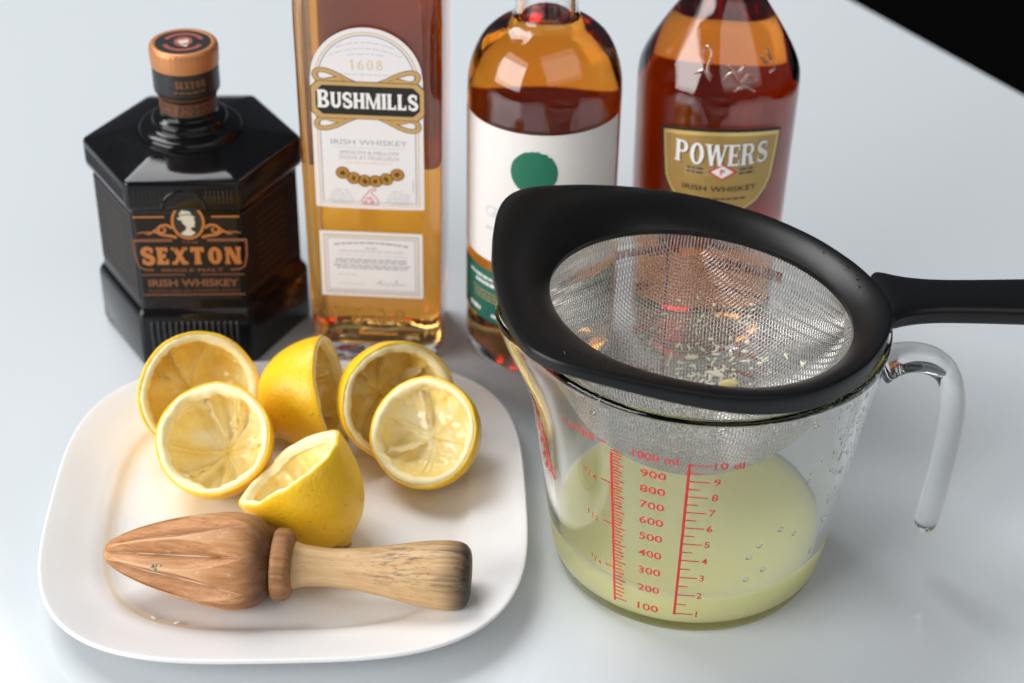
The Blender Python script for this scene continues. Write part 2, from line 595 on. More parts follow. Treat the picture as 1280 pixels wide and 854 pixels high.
def text(name, surf, s, s0, t0, height, o, m, parent, width=None, bold=0.0, space=1.0, tilt=0.0, depth=0.0):
    """Text centred on (s0, t0); height is cap height; width squeezes to a given length."""
    vs_, fs = text_geo(s, bold, space)
    if not vs_:
        return None
    x0, x1 = min(p[0] for p in vs_), max(p[0] for p in vs_)
    y0, y1 = min(p[1] for p in vs_), max(p[1] for p in vs_)
    ky = height / (y1 - y0)
    kx = (width / (x1 - x0)) if width else ky
    out = []
    for x, y in vs_:
        a, b = (x - (x0 + x1) / 2) * kx, (y - (y0 + y1) / 2) * ky
        out.append((s0 + a * math.cos(tilt) - b * math.sin(tilt), t0 + a * math.sin(tilt) + b * math.cos(tilt)))
    v = [surf(a, b, o) for a, b in out]
    f = list(fs)
    if depth:
        n = len(v)
        v += [surf(a, b, o - depth) for a, b in out]
        cnt = {}
        for q in fs:
            for i in range(len(q)):
                e = (q[i], q[(i + 1) % len(q)])
                cnt[e] = 1
        f += [tuple(n + i for i in reversed(q)) for q in fs]
        f += [(a, n + a, n + b, b) for (a, b) in cnt if (b, a) not in cnt]
    return mesh(name, v, f, m, parent, smooth=False)


def glyph(ch, w=0.24, h=0.13, sf=0.07, st=0.09):
    """Serif capitals of height 1: groups of polygons and the advance width."""
    g = []

    def box(x0, y0, x1, y1):
        g.append([[(x0, y0), (x1, y0), (x1, y1), (x0, y1)]])

    def serif(x0, x1, y):
        box(x0 - sf, y, x1 + sf, y + st)

    def stem(x, y0=0, y1=1, ww=None, top=True, bot=True):
        ww = ww or w
        box(x, y0, x + ww, y1)
        if bot and sf:
            serif(x, x + ww, y0)
        if top and sf:
            serif(x, x + ww, y1 - st)

    def diag(x0, y0, x1, y1, ww):
        g.append([[(x0, y0), (x0 + ww, y0), (x1 + ww, y1), (x1, y1)]])

    def bowl(cx, cy_, rx, ry, a0, a1, ws, wt):
        o = arc_pts(cx, cy_, rx, ry, a0, a1, 18)
        i = arc_pts(cx, cy_, rx - ws, ry - wt, a0, a1, 18)
        g.append([[o[k], o[k + 1], i[k + 1], i[k]] for k in range(18)])
    if ch == 'I':
        stem(0); adv = w
    elif ch == 'L':
        stem(0); box(0, 0, .58, h); box(.58 - h * .7, h, .58, .30); adv = .58
    elif ch == 'E':
        stem(0); box(w, 0, .60, h); box(w, 1 - h, .57, 1); box(w, .5 - h / 2, .46, .5 + h / 2)
        box(.60 - h * .7, h, .60, .30); box(.57 - h * .7, .72, .57, 1 - h); box(.46 - h * .5, .36, .46, .64); adv = .60
    elif ch == 'T':
        x = .36 - w / 2
        stem(x, top=False); box(0, 1 - h, .72, 1); box(0, .70, h * .7, 1 - h); box(.72 - h * .7, .70, .72, 1 - h); adv = .72
    elif ch == 'H':
        stem(0); stem(.72 - w); box(w, .5 - h / 2, .72 - w, .5 + h / 2); adv = .72
    elif ch == 'N':
        t = w * .62
        stem(0, ww=t); stem(.78 - t, ww=t); diag(.78 - w * 1.05, 0, 0, 1, w * 1.05); adv = .78
    elif ch == 'M':
        t = w * .62
        stem(0, ww=t, ); stem(.98 - w, ww=w); diag(.43, .0, .02, 1, w * .85); diag(.43, 0, .98 - w * .9, 1, w * .5); adv = .98
    elif ch == 'X':
        diag(.80 - w, 0, 0, 1, w); diag(0, 0, .80 - w * .75, 1, w * .75)
        if sf:
            box(-.04, 0, .26, st); box(.52, 0, .84, st); box(-.04, 1 - st, .28, 1); box(.54, 1 - st, .84, 1)
        adv = .80
    elif ch == 'W':
        diag(.22, 0, 0, 1, w * .9); diag(.24, 0, .44, 1, w * .5); diag(.66, 0, .44, 1, w * .9); diag(.70, 0, .96, 1, w * .45)
        if sf:
            box(-.07, 1 - st, .28, 1); box(.88, 1 - st, 1.15, 1)
        adv = 1.08
    elif ch == 'U':
        stem(0, .3, 1, bot=False); stem(.68 - w * .8, .3, 1, ww=w * .8, bot=False); bowl(.34, .32, .34, .33, 180, 360, w * .9, h * 1.4); adv = .68
    elif ch == 'O':
        bowl(.38, .5, .38, .51, 0, 360, w, h); adv = .76
    elif ch == 'B':
        stem(0); box(w, 1 - h, .36, 1); box(w, 0, .38, h); box(w, .5 - h / 2, .38, .5 + h / 2)
        bowl(.36, .745, .28, .255, -90, 90, w * .85, h); bowl(.38, .265, .31, .265, -90, 90, w * .9, h); adv = .69
    elif ch == 'P' or ch == 'R':
        stem(0); box(w, 1 - h, .38, 1); box(w, .44, .38, .44 + h)
        bowl(.36, .72, .31, .28, -90, 90, w * .9, h)
        adv = .67
        if ch == 'R':
            diag(.70 - w, 0, .34, .46, w); box(.66 - w, 0, .78, st); adv = .76
    elif ch == 'S':
        a = arc_pts(.33, .735, .24, .20, 28, 262, 18)
        b = arc_pts(.33, .265, .25, .205, 82, -152, 18)
        pts = a + b
        g.append(ribbon_polys(pts, lambda t: h + (w - h) * (math.sin(math.pi * min(1, max(0, t))) ** 1.2)))
        box(.56 - h * .5, .66, .56 + h * .3, .97); box(.06 - h * .2, .04, .06 + h * .6, .34); adv = .64
    elif ch == '1':
        stem(.12, ww=w, top=False); diag(0, .72, .12, 1, .16); adv = .42
    elif ch == '0':
        bowl(.30, .5, .30, .5, 0, 360, w * .95, h); adv = .6
    elif ch == '6':
        bowl(.30, .30, .30, .30, 0, 360, w * .95, h)
        g.append(ribbon_polys([(.10, .30), (.12, .55), (.22, .78), (.36, .92), (.50, .96)], lambda t: w * (1 - .6 * t))); adv = .6
    elif ch == '8':
        bowl(.30, .27, .30, .27, 0, 360, w * .9, h); bowl(.30, .755, .25, .245, 0, 360, w * .8, h); adv = .6
    else:
        adv = .35
    return g, adv


def serif_text(name, surf, s, s0, s1, t0, height, o, m, parent, gap=0.16, slope=0.0, first=1.0, shear=0.0, **kw):
    """A word of serif capitals filling s0..s1, its foot on t0."""
    groups, x = [], 0.0
    for k, ch in enumerate(s):
        g, adv = glyph(ch, **kw)
        sc = first if k == 0 else 1.0
        for polys in g:
            groups.append([[(x + a * sc + shear * b, b * sc - (sc - 1) * .12) for a, b in p] for p in polys])
        x += adv * sc + gap
    x -= gap
    kx = (s1 - s0) / x
    groups = [[[(s0 + a * kx, t0 + b * height + slope * a * kx) for a, b in p] for p in polys] for polys in groups]
    return print_polys(name, surf, groups, o, m, parent)


def dashes(name, surf, s0, s1, t, o, m, parent, h=0.0006, seed=0, arch=0.0):
    """A row of unreadably small words."""
    rr = random.Random(seed)
    polys, x = [], s0
    while x < s1 - 0.001:
        wd = rr.uniform(0.0014, 0.0042)
        e = min(s1, x + wd)
        def ya(q):
            u = (q - (s0 + s1) / 2) / ((s1 - s0) / 2)
            return t + arch * (1 - u * u)
        polys.append([(x, ya(x) - h / 2), (e, ya(e) - h / 2), (e, ya(e) + h / 2), (x, ya(x) + h / 2)])
        x = e + 0.0006
    return print_polys(name, surf, [polys], o, m, parent)


# ------------------------------------------------------------------ setting
e_ax, m_ax = Vector((0.523, -0.852, 0)), Vector((-0.852, -0.523, 0))
P0 = Vector((0.2457, 0.4588, 0))


def slab(name, e0, e1, m0, m1, z0, z1, mt, bev):
    """A slab in the table's own axes with a bevelled top edge."""
    def ring(i, z):
        return [tuple(P0 + e_ax * a + m_ax * b + Vector((0, 0, z))) for a, b in ((e0 + i, m0 + i), (e0 + i, m1 - i), (e1 - i, m1 - i), (e1 - i, m0 + i))]
    v, f = loft([ring(bev, z0), ring(0, z0 + bev), ring(0, z1 - bev), ring(bev, z1)])
    return mesh(name, v, f, mt, smooth=False)


tb = slab('table_top', -0.75, 1.25, 0.0, 1.15, -0.010, 0.0, M_TABLE, 0.0015)
tb['kind'] = 'structure'
tb['label'] = 'pale blue grey glass table top under everything'
fl = mesh('floor', [(-6, -6, -0.76), (6, -6, -0.76), (6, 6, -0.76), (-6, 6, -0.76)], [(0, 1, 2, 3)], M_FLOOR, smooth=False)
fl['kind'] = 'structure'
fl['label'] = 'black floor beyond the table edge'

# ------------------------------------------------------------------ plate
PC, PA, PPW, PROT = (-0.100, -0.152), 0.1075, 3.3, R(3)


def squircle(a, z, n=144, p=PPW):
    out = []
    for k in range(n):
        t = 2 * math.pi * k / n
        c, s = math.cos(t), math.sin(t)
        r = (abs(c) ** p + abs(s) ** p) ** (-1 / p) * a
        out.append((r * c, r * s, z))
    return out


prof = [(.60, .0000), (.66, .0000), (.68, .0022), (.72, .0030), (.80, .0062), (.92, .0098), (.985, .0125), (1.0, .0140), (1.003, .0150), (.998, .0157),
        (.985, .0156), (.94, .0143), (.85, .0114), (.80, .0100), (.765, .0086), (.745, .0070), (.725, .0058), (.70, .0052), (.66, .0050), (.5, .0050), (.25, .0050), (.02, .0050)]
prof = smooth_profile(prof, 3)
v, f = loft([squircle(a * PA, z, p=PPW if a > .4 else 2.6) for a, z in prof])
plate = mesh('plate', v, f, M_PLATE)
plate.location, plate.rotation_euler = (PC[0], PC[1], 0.0004), (0, 0, PROT)
plate['label'], plate['category'] = 'white glazed rounded square plate holding lemon halves and wooden reamer', 'plate'


# ------------------------------------------------------------------ black hexagonal bottle
def hexring(s, z, bev=0.0022, n=3):
    """Rounded hexagon with two faces along X (front and back)."""
    pts = []
    for k in range(6):
        a = R(60 * k)
        c = Vector((s * math.cos(a), s * math.sin(a)))
        pa = Vector((s * math.cos(a - R(60)), s * math.sin(a - R(60))))
        pb = Vector((s * math.cos(a + R(60)), s * math.sin(a + R(60))))
        d0, d1 = (pa - c).normalized() * bev, (pb - c).normalized() * bev
        for j in range(n + 1):
            t = j / n
            q = c + d0 * (1 - t) ** 2 + d1 * t ** 2
            pts.append((q.x, q.y, z))
    return pts


hb = thing('hexagonal_bottle', 'squat black hexagonal whiskey bottle with copper lettering and copper cap', 'bottle', (-.1636, .0183, 0.0003), (0, 0, R(3)))
hexp = [(.0525, 0), (.0545, .0008), (.0552, .0025), (.0552, .0290), (.0548, .0315), (.0535, .0335), (.0524, .0345), (.0520, .0375),
        (.0520, .0895), (.0524, .0915), (.0540, .0925), (.0550, .0940), (.0552, .0960), (.0552, .1062), (.0550, .1072), (.0545, .1079), (.0536, .1084)]
rings = [hexring(s, z) for s, z in hexp]
n6 = len(rings[0])
rings += [hexring(.045, .1103), hexring(.036, .1122), hexring(.028, .1134), hexring(.012, .1142)]
v, f = loft(rings)
o = sharp(mesh('body', v, f, M_BLACK, hb), 28)
NK = smooth_profile([(.0262, .1122), (.0258, .1150), (.0246, .1166), (.0222, .1172), (.0200, .1176), (.0190, .1184), (.0188, .1204), (.0180, .1218), (.0160, .1224), (.0146, .1230), (.0140, .1244), (.0137, .1270), (.0136, .140)], 4)
mesh('neck', *revolve(NK, 64), M_BLACK, hb)
# fluting on the plinth front and back, and the finer one on the collar
a_pl = .0552 * math.sqrt(3) / 2
rib_me = None
for fz, (sgn) in ((0, -1), (1, 1)):
    for k in range(15):
        x = (-.0215 + .043 * k / 14)
        if rib_me is None:
            rr = []
            for z, s in ((.0050, .3), (.0058, .8), (.0068, 1), (.0265, 1), (.0276, .8), (.0284, .3)):
                rr.append([(.00105 * s * math.cos(a), -.00085 * s * math.sin(a) if math.sin(a) > 0 else .0004, z) for a in [R(180 - 22.5 * j) for j in range(9)]])
            v, f = loft(rr)
            ob = mesh('rib', v, f, M_BLACKSAT, hb)
            rib_me = ob.data
        else:
            ob = bpy.data.objects.new('rib', rib_me)
            link(ob, hb)
        ob.location = (x, sgn * a_pl, 0)
        if sgn > 0:
            ob.rotation_euler = (0, 0, math.pi)
# collar flutes: thin ridges on the three front faces
cv, cf = [], []
for face in range(3):
    ang = R(-90 + 60 * (face - 1))
    for k in range(24):
        x = -.0235 + .047 * k / 23
        if face == 1 and abs(x) < .0105:
            continue
        rr = [[(x + dx * s, -a_pl - dy * s, z) for dx, dy in ((-.0006, -.0003), (0, .00045), (.0006, -.0003), (0, -.0006))] for z, s in ((.0962, .4), (.0970, 1), (.1030, 1), (.1038, .4))]
        v, f = loft([r_[::-1] for r_ in rr])
        b = len(cv)
        th = ang + R(90)
        cv += [(p[0] * math.cos(th) - p[1] * math.sin(th), p[0] * math.sin(th) + p[1] * math.cos(th), p[2]) for p in v]
        cf += [tuple(i + b for i in q) for q in f]
mesh('collar_fluting', cv, cf, M_BLACKSAT, hb, kind='stuff')
# raised arch over the cameo
ar = []
for k in range(25):
    a = R(180 * k / 24)
    c = (.0105 * math.cos(a), .0935 + .0098 * math.sin(a))
    d = (math.cos(a), math.sin(a))
    ar.append([(c[0] + d[0] * .0012 * math.cos(b), -a_pl - .0001 - .0011 * max(0, math.sin(b)) + .0006, c[1] + d[1] * .0012 * math.cos(b)) for b in [R(45 * j) for j in range(8)]])
v, f = loft(ar)
mesh('cameo_arch', v, f, M_BLACK, hb)

a_bd = .0520 * math.sqrt(3) / 2
S = Flat(-a_bd)
# wrap-round label: three faces
for k, ang in enumerate((-60, 0, 60)):
    lo = mesh('label', *(lambda th: (
        [(x * math.cos(th) - y * math.sin(th), x * math.sin(th) + y * math.cos(th), z) for x, y, z in
         ((-.0245, -a_bd - .00022, .0395), (.0245, -a_bd - .00022, .0395), (.0245, -a_bd - .00022, .0885), (-.0245, -a_bd - .00022, .0885),
          (-.0245, -a_bd + .0002, .0395), (.0245, -a_bd + .0002, .0395), (.0245, -a_bd + .0002, .0885), (-.0245, -a_bd + .0002, .0885))],
        [(0, 1, 2, 3), (0, 4, 5, 1), (1, 5, 6, 2), (2, 6, 7, 3), (3, 7, 4, 0)]))(R(ang)), M_LABELBROWN, hb, smooth=False)
    if ang == 0:
        front_label = lo
    else:
        def SS(s, t, oo, th=R(ang)):
            x, y = s, -a_bd - oo
            return (x * math.cos(th) - y * math.sin(th), x * math.sin(th) + y * math.cos(th), t)
        for zz in (.0875, .0425):
            ribbon('rule', SS, [(-.024, zz), (.024, zz)], .0008, .00032, M_COPPERDARK, lo)
        for j in range(9):
            dashes('small_print', SS, -.012, .012, .080 - j * .004, .00032, M_COPPERDARK, lo, .0009, 40 + j + k)
LB = front_label
O1 = .00032
for (a, b) in ((-.026, -.0105), (.0125, .0262)):
    ribbon('rule', S, [(a, .0879), (b, .0879)], .0009, O1, M_COPPER, LB)
# cameo
ex, ez = .0009, .0853
mesh('cameo', [S(x, z, .0007) for x, z in disc_poly(ex, ez, .0078, .0096, 36)] + [S(x, z, .0001) for x, z in disc_poly(ex, ez, .0078, .0096, 36)],
     [tuple(range(36))] + [(k, k + 36, (k + 1) % 36 + 36, (k + 1) % 36) for k in range(36)], M_BLACKPRINT, LB, smooth=False)
ribbon('cameo_ring', S, disc_poly(ex, ez, .0076, .0094, 40), .0013, .00078, M_COPPER, LB, closed=True)
bust = [[(-.0042, .0042), (-.0026, .0066), (.0014, .0058), (.0024, .0030), (-.0030, .0022)], [(-.0050, .0024), (-.0044, .0010), (.0036, .0020), (.0032, .0032), (-.0030, .0030)],
        [(-.0030, .0016), (.0028, .0020), (.0036, -.0002), (.0030, -.0014), (.0034, -.0026), (.0012, -.0034), (-.0014, -.0022), (-.0028, -.0004)],
        [(-.0010, -.0026), (.0012, -.0032), (.0010, -.0046), (-.0012, -.0046)], [(-.0040, -.0066), (-.0012, -.0044), (.0014, -.0044), (.0034, -.0064), (.0008, -.0080), (-.0022, -.0078)]]
print_polys('cameo_bust', S, [[[(ex + x, ez + z) for x, z in p]] for p in bust], .00080, M_CREAM, LB)
print_polys('hat_stripe', S, [[[(ex - .0036, ez + .0036), (ex + .002, ez + .0040), (ex + .002, ez + .0045), (ex - .0036, ez + .0041)]]], .00086, M_LABELBROWN, LB)
# scrolls beside the cameo
for sg in (-1, 1):
    c0 = ex
    crv = [(c0 + sg * a, b) for a, b in ((.0080, .0815), (.0105, .0832), (.0135, .0828), (.0150, .0808), (.0138, .0790), (.0118, .0795), (.0116, .0811), (.0128, .0814))]
    ribbon('scroll', S, smooth_profile(crv, 5), lambda t: .0016 - .0008 * t, O1, M_COPPER, LB)
    crv = [(c0 + sg * a, b) for a, b in ((.0062, .0762), (.0095, .0772), (.0135, .0778), (.0170, .0796), (.0198, .0782), (.0222, .0792), (.0255, .0786))]
    ribbon('scroll', S, smooth_profile(crv, 5), lambda t: .0017 * (1 - .75 * t), O1 + .00002, M_COPPER, LB)
    crv = [(c0 + sg * a, b) for a, b in ((.0150, .0815), (.0172, .0800), (.0185, .0790), (.0208, .0800))]
    ribbon('scroll', S, smooth_profile(crv, 5), lambda t: .0010 * (1 - .6 * t), O1 + .00004, M_COPPER, LB)
# framed name panel
for sg in (-1, 1):
    ribbon('rule', S, [(ex + sg * .0085, .0746), (ex + sg * .0275, .0746)], .0017, O1, M_COPPERDIM, LB)
    ribbon('rule', S, [(ex + sg * .0278, .0752), (ex + sg * .0276, .066), (ex + sg * .0262, .0595), (ex + sg * .0235, .0577), (ex + sg * .0190, .0574)], .0010, O1 + .00002, M_COPPERDIM, LB)
text('lettering', S, 'THE', ex, .0734, .0016, O1, M_COPPERDIM, LB, width=.0085)
serif_text('lettering', S, 'SEXTON', -.0235, .0252, .0606, .0100, O1 + .00003, M_COPPER, LB, gap=.20, w=.29, h=.20, sf=.05, st=.17)
text('lettering', S, 'SINGLE MALT', ex, .0573, .0018, O1, M_COPPERDIM, LB, width=.031, bold=.02)
for sg in (-1, 1):
    ribbon('rule', S, [(ex + sg * .004, .0546), (ex + sg * .0255, .0546)], .0006, O1, M_COPPERDIM, LB)
text('lettering', S, 'IRISH WHISKEY', ex, .0497, .0044, O1, M_COPPERDIM, LB, width=.045, bold=.03)
text('lettering', S, 'DISTILLED IN COPPER POTS', ex, .0450, .0012, O1, M_COPPERDIM, LB, width=.045)
ribbon('rule', S, [(-.0245, .0428), (.0262, .0428)], .0007, O1, M_COPPERDIM, LB)
# neck and cap
NB = mesh('neck_band', *revolve([(.0137, .1255), (.0142, .1258), (.0142, .1330), (.0146, .1340), (.0162, .1368), (.0164, .1378), (.0164, .1492), (.0160, .1496), (.001, .1496)]), M_BLACKPRINT, hb)
sharp(NB, 30)
NS = Cone(.0164, .0164, R(14))
serif_text('lettering', NS, 'SEXTON', -.0075, .0075, .1428, .0038, .0002, M_COPPERDIM, NB, gap=.22, w=.28, h=.2, sf=.05, st=.16)
dashes('small_print', NS, -.0085, .0085, .1405, .0002, M_COPPERDIM, NB, .0008, 3)
NS2 = Cone(.0142, .0142)
for zz, hh in ((.1325, .0006), (.1268, .0006)):
    ribbon('rule', NS2, [(.0142 * R(a), zz) for a in range(-100, 101, 8)], hh, .0002, M_COPPERDIM, NB)
for j, zz in enumerate((.1312, .1296, .1282)):
    dashes('small_print', NS2, -.020, .020, zz, .0002, M_COPPERDIM, NB, .0010, 70 + j)
ribbon('rule', Cone(lambda z: .0146 + (z - .134) * .57, .0150), [(.0150 * R(a), .1356) for a in range(-100, 101, 8)], .0016, .0003, M_COPPERDIM, NB)
capr = []
for k, (r_, z) in enumerate([(.0150, .1494), (.0166, .1497), (.0168, .1503), (.0168, .1575), (.0166, .1590), (.0160, .1601), (.0150, .1605), (.0138, .1603), (.0134, .1598), (.0001, .1598)]):
    ring = []
    for j in range(120):
        a = 2 * math.pi * j / 120
        rr = r_ + (.00022 * (1 if j % 3 == 0 else 0) if k in (3, 4, 5) else 0)
        ring.append((rr * math.cos(a), rr * math.sin(a), z))
    capr.append(ring)
v, f = loft(capr)
CAP = sharp(mesh('cap', v, f, M_CAPCOPPER, hb), 40)
v, f = revolve([(.001, .1596), (.0134, .1597), (.0134, .1602), (.001, .1602)], 48)
CD = mesh('cap_disc', v, f, M_BLACKPRINT, CAP, smooth=False)


def top(s, t, oo):
    return (s, t, .1602 + oo)


M_CAPMARK = mat('cap_mark_red', (0.35, 0.08, 0.05), .5)
print_polys('cap_emblem', top, [ribbon_polys(arc_pts(0, 0, .0092, .0092, 20, 160), .0022), ribbon_polys(arc_pts(0, 0, .0092, .0092, 200, 340), .0022), [disc_poly(0, .0005, .0045, .0055)]], .0001, M_CAPMARK, CD)
print_polys('cap_emblem', top, [[[(-.003, .001), (.002, .003), (.003, -.001), (-.001, -.003)]], [[(-.001, -.004), (.003, -.0035), (.002, -.006)]]], .0002, M_CREAM, CD)


# ------------------------------------------------------------------ glass bottles
def bottle_glass(name_parent, outer, level, tin, bottom, ringf, n_sub, liquid_mat, glass_mat, inner_scale=None):
    """outer: list of (size, z). Builds the glass shell (outer + inner skin) and the liquid."""
    rings = [ringf(s, z, 0) for s, z in outer]
    inner = [(s, z) for s, z in outer if z >= bottom]
    zi = [q[1] for q in inner]
    top_z = outer[-1][1]
    irings = []
    ztab, stab = [q[1] for q in outer], [q[0] for q in outer]
    zs = [z for z in zi if z < top_z - .0005]

    def isz(z, ins):
        return lerp_tab(z, ztab, stab) - ins
    # inner skin, from the top down to the floor of the bottle
    down = [(top_z, tin)] + [(z, tin) for z in reversed(zs)]
    for z, t in down:
        irings.append(ringf(lerp_tab(z, ztab, stab), z, t))
    for ex_, dz in ((.0012, -.0014), (.0035, -.0024), (.009, -.0026), (.02, -.0012), (.033, .0002)):
        irings.append(ringf(lerp_tab(zs[0], ztab, stab), zs[0] + dz, tin + ex_))
    v, f = loft(rings + irings)
    g = mesh('glass', v, f, glass_mat, name_parent)
    sharp(g, 50)
    # liquid overlaps the inner skin by 0.15 mm
    ov = .00015
    lr = [ringf(lerp_tab(zs[0], ztab, stab), zs[0] + dz - ov, tin + ex_ - ov) for ex_, dz in ((.033, .0002), (.02, -.0012), (.009, -.0026), (.0035, -.0024), (.0012, -.0014))]
    for z in zs:
        if z < level:
            lr.append(ringf(lerp_tab(z, ztab, stab), z, tin - ov))
    lr.append(ringf(lerp_tab(level, ztab, stab), level, tin - ov))
    v, f = loft(lr)
    lq = mesh('whiskey', v, f, liquid_mat, name_parent)
    sharp(lq, 50)
    return g, lq


# --- square bottle with the arched white label
sb = thing('square_bottle', 'tall square golden whiskey bottle with arched white label and black banner', 'bottle', (-.0721, -.0218, 0.0003), (0, 0, R(-2.7)))
SBX, SBD = .0016, .058     # centre offset and depth


def sq_ring(s, z, ins):
    """s = half width; depth follows, corners rounded; turns round in the neck."""
    hx = max(s - ins, .0004)
    dep = SBD / 2 * (s / .0350) if s > .030 else s
    hy = max(dep - ins, .0004)
    rad = min(lerp_tab(s, [.016, .03, .0335], [.0160, .020, .0070]), min(hx, hy) * .999)
    return rrect(hx, hy, rad, z, 7, SBX, SBD / 2)


outer = [(.0002, .0012), (.020, .0010), (.0295, .0000), (.0318, .0006), (.0327, .0025), (.0330, .0060), (.0332, .0100), (.0334, .030), (.0338, .060), (.0344, .110), (.0348, .150), (.0351, .185), (.0350, .205), (.0343, .213), (.0325, .221),
         (.0290, .228), (.0235, .235), (.0180, .242), (.0150, .250), (.0142, .262), (.0140, .288), (.0140, .290)]
bottle_glass(sb, outer, .246, .0033, .0098, sq_ring, 0, M_WHISKY_GOLD, M_GLASS)
v, f = revolve([(.0136, .2895), (.0150, .2895), (.0150, .310), (.0145, .3108), (.001, .3108)], 40)
c = sharp(mesh('cap', v, f, M_CAPBLACK, sb), 30)
c.location = (SBX, SBD / 2, 0)


M_BACKLABEL = papermat('back_label_paper', (0.92, 0.74, 0.52))


def front_y(z):
    s = lerp_tab(z, [q[1] for q in outer[6:]], [q[0] for q in outer[6:]])
    return SBD / 2 - SBD / 2 * (s / .0350)


def SB(s, t, oo):
    return (s, front_y(t) - oo, t)


AC, AH, AB, AS = .0012, .0267, .0911, .1612      # arched label: centre, half width, foot, spring line


def arch(inset):
    h = AH - inset
    return lambda s: AS + math.sqrt(max(0, h * h - (s - AC) ** 2))


LA = panel('label', SB, AC - AH, AC + AH, lambda s: AB + .0006 * ((s - AC) / AH) ** 2, arch(0), .00025, .0002, M_PAPER, sb, 60, 10)
O2 = .0003


def arch_outline(i, zb=0.0):
    h = AH - i
    pts = [(AC - h, AB + i + zb)] + [(AC - h, AS)] + [(AC + h * math.cos(R(a)), AS + h * math.sin(R(a))) for a in range(177, 0, -4)] + [(AC + h, AS), (AC + h, AB + i + zb)]
    return pts


ribbon('border', SB, arch_outline(.0024), .0008, O2, M_GOLDPALE, LA, closed=True)
ribbon('border', SB, arch_outline(.0038), .0006, O2, M_GREYLINE, LA, closed=True)
serif_text('lettering', SB, '1608', -.0062, .0090, .1664, .0052, O2, M_GOLDPALE, LA, gap=.3, w=.17, h=.09, sf=.06, st=.06)
for j, (hw, zz, ar_) in enumerate(((.014, .1775, .003), (.017, .1735, .004), (.009, .1738, .0008), (.013, .1640, .0))):
    dashes('small_print', SB, AC - hw, AC + hw, zz, O2, M_GREYPALE, LA, .0006, j, ar_)
# banner with cut corners
bz0, bz1, bs0, bs1 = .1408, .1600, -.0252, .0284


def banner(i, o0, m, nm, par, thick=.0003):
    c = .0032
    pts = [(bs0 + i + c, bz0 + i), (bs1 - i - c, bz0 + i), (bs1 - i, bz0 + i + c), (bs1 - i, bz1 - i - c), (bs1 - i - c, bz1 - i), (bs0 + i + c, bz1 - i), (bs0 + i, bz1 - i - c), (bs0 + i, bz0 + i + c)]
    n = 8
    return mesh(nm, [SB(x, z, o0) for x, z in pts] + [SB(x, z, o0 - thick) for x, z in pts], [tuple(range(n))] + [(k, k + n, (k + 1) % n + n, (k + 1) % n) for k in range(n)], m, par, smooth=False)


# ribbons curling behind the banner
for sg in (-1, 1):
    for dz, zb in ((1, bz1 - .0005), (-1, bz0 + .0005)):
        crv = [(AC + sg * a, zb + dz * b) for a, b in ((.004, -.001), (.009, .0012), (.015, .0045), (.020, .0062), (.0235, .0058), (.0245, .0036), (.0228, .0012), (.020, .0006), (.015, .0018), (.011, .0012))]
        crv = smooth_profile(crv, 5)
        ribbon('ribbon_edge', SB, crv, .0026, O2 + .00004, M_MEDALDARK, LA)
        ribbon('ribbon_curl', SB, crv, .0019, O2 + .00009, M_GOLDLINE, LA)
banner(-.0003, .00042, M_BLACKPRINT, 'banner_edge', LA)
B1 = banner(0, .00052, M_GOLDLINE, 'banner_border', LA)
B2 = banner(.0020, .00060, M_BLACKPRINT, 'banner', LA)
serif_text('lettering', SB, 'BUSHMILLS', -.0222, .0253, .1463, .0083, .00068, M_WHITEPRINT, B2, gap=.13, first=1.14, w=.245, h=.15, sf=.035, st=.10)
text('lettering', SB, 'IRISH WHISKEY', .0016, .1280, .0028, O2, M_GREYLINE, LA, width=.037)
ribbon('rule', SB, [(-.016, .1250), (.019, .1250)], .0003, O2, M_GREYPALE, LA)
text('lettering', SB, 'SMOOTH & MELLOW', .0016, .1224, .0019, O2, M_GREYLINE, LA, width=.029)
text('lettering', SB, 'DOUX ET MOELLEUX', .0016, .1196, .0019, O2, M_GREYLINE, LA, width=.029)
dashes('small_print', SB, -.010, .0125, .1168, O2, M_GOLDPALE, LA, .0005, 5)
for k in range(6):
    u = (k - 2.5) / 2.5
    cx, cz = .0015 + u * .0133, .1068 + .0042 * u * u
    md_ = mesh('medal', [SB(x, z, O2 + .0001 + .00006 * (k % 2)) for x, z in disc_poly(cx, cz, .0034)], [tuple(range(28))], M_MEDAL, LA, smooth=False)
    ribbon('medal_ring', SB, disc_poly(cx, cz, .0031, n=24), .0004, O2 + .0002, M_MEDALDARK, md_, closed=True)
    rr = random.Random(k)
    print_polys('medal_figure', SB, [[[(cx + .0017 * math.cos(a) * rr.uniform(.4, 1), cz + .0019 * math.sin(a) * rr.uniform(.5, 1)) for a in [2 * math.pi * j / 9 for j in range(9)]]]], O2 + .00021, M_MEDALDARK, md_)
# small red still emblem and text columns
em = [(-.0040, .0938), (.0040, .0938), (.0040, .0962), (.0024, .0985), (.0006, .0998), (.0012, .1012), (.0030, .1018), (.0028, .1026), (.0004, .1022), (-.0008, .1006), (-.0026, .0982), (-.0040, .0964)]
ribbon('red_emblem', SB, [(a + .0012, b) for a, b in em], .0007, O2, M_PINK, LA, closed=True)
print_polys('red_emblem', SB, [[[(-.0018, .0942), (-.0004, .0942), (-.0004, .0958), (-.0018, .0958)]], [[(.0014, .0942), (.0030, .0942), (.0030, .0962), (.0014, .0962)]], [[(-.0016, .0966), (.003, .0966), (.0012, .0982)]]], O2 + .00003, M_PINK, LA)
for j in range(6):
    hw = (.0035, .0048, .0052, .0060, .0064, .0044)[j]
    dashes('small_print', SB, -.0128 - hw, -.0128 + hw, .1014 - j * .0014, O2, M_GREYPALE, LA, .0006, 20 + j)
    dashes('small_print', SB, .0155 - hw, .0155 + hw, .1014 - j * .0014, O2, M_GREYPALE, LA, .0006, 30 + j)
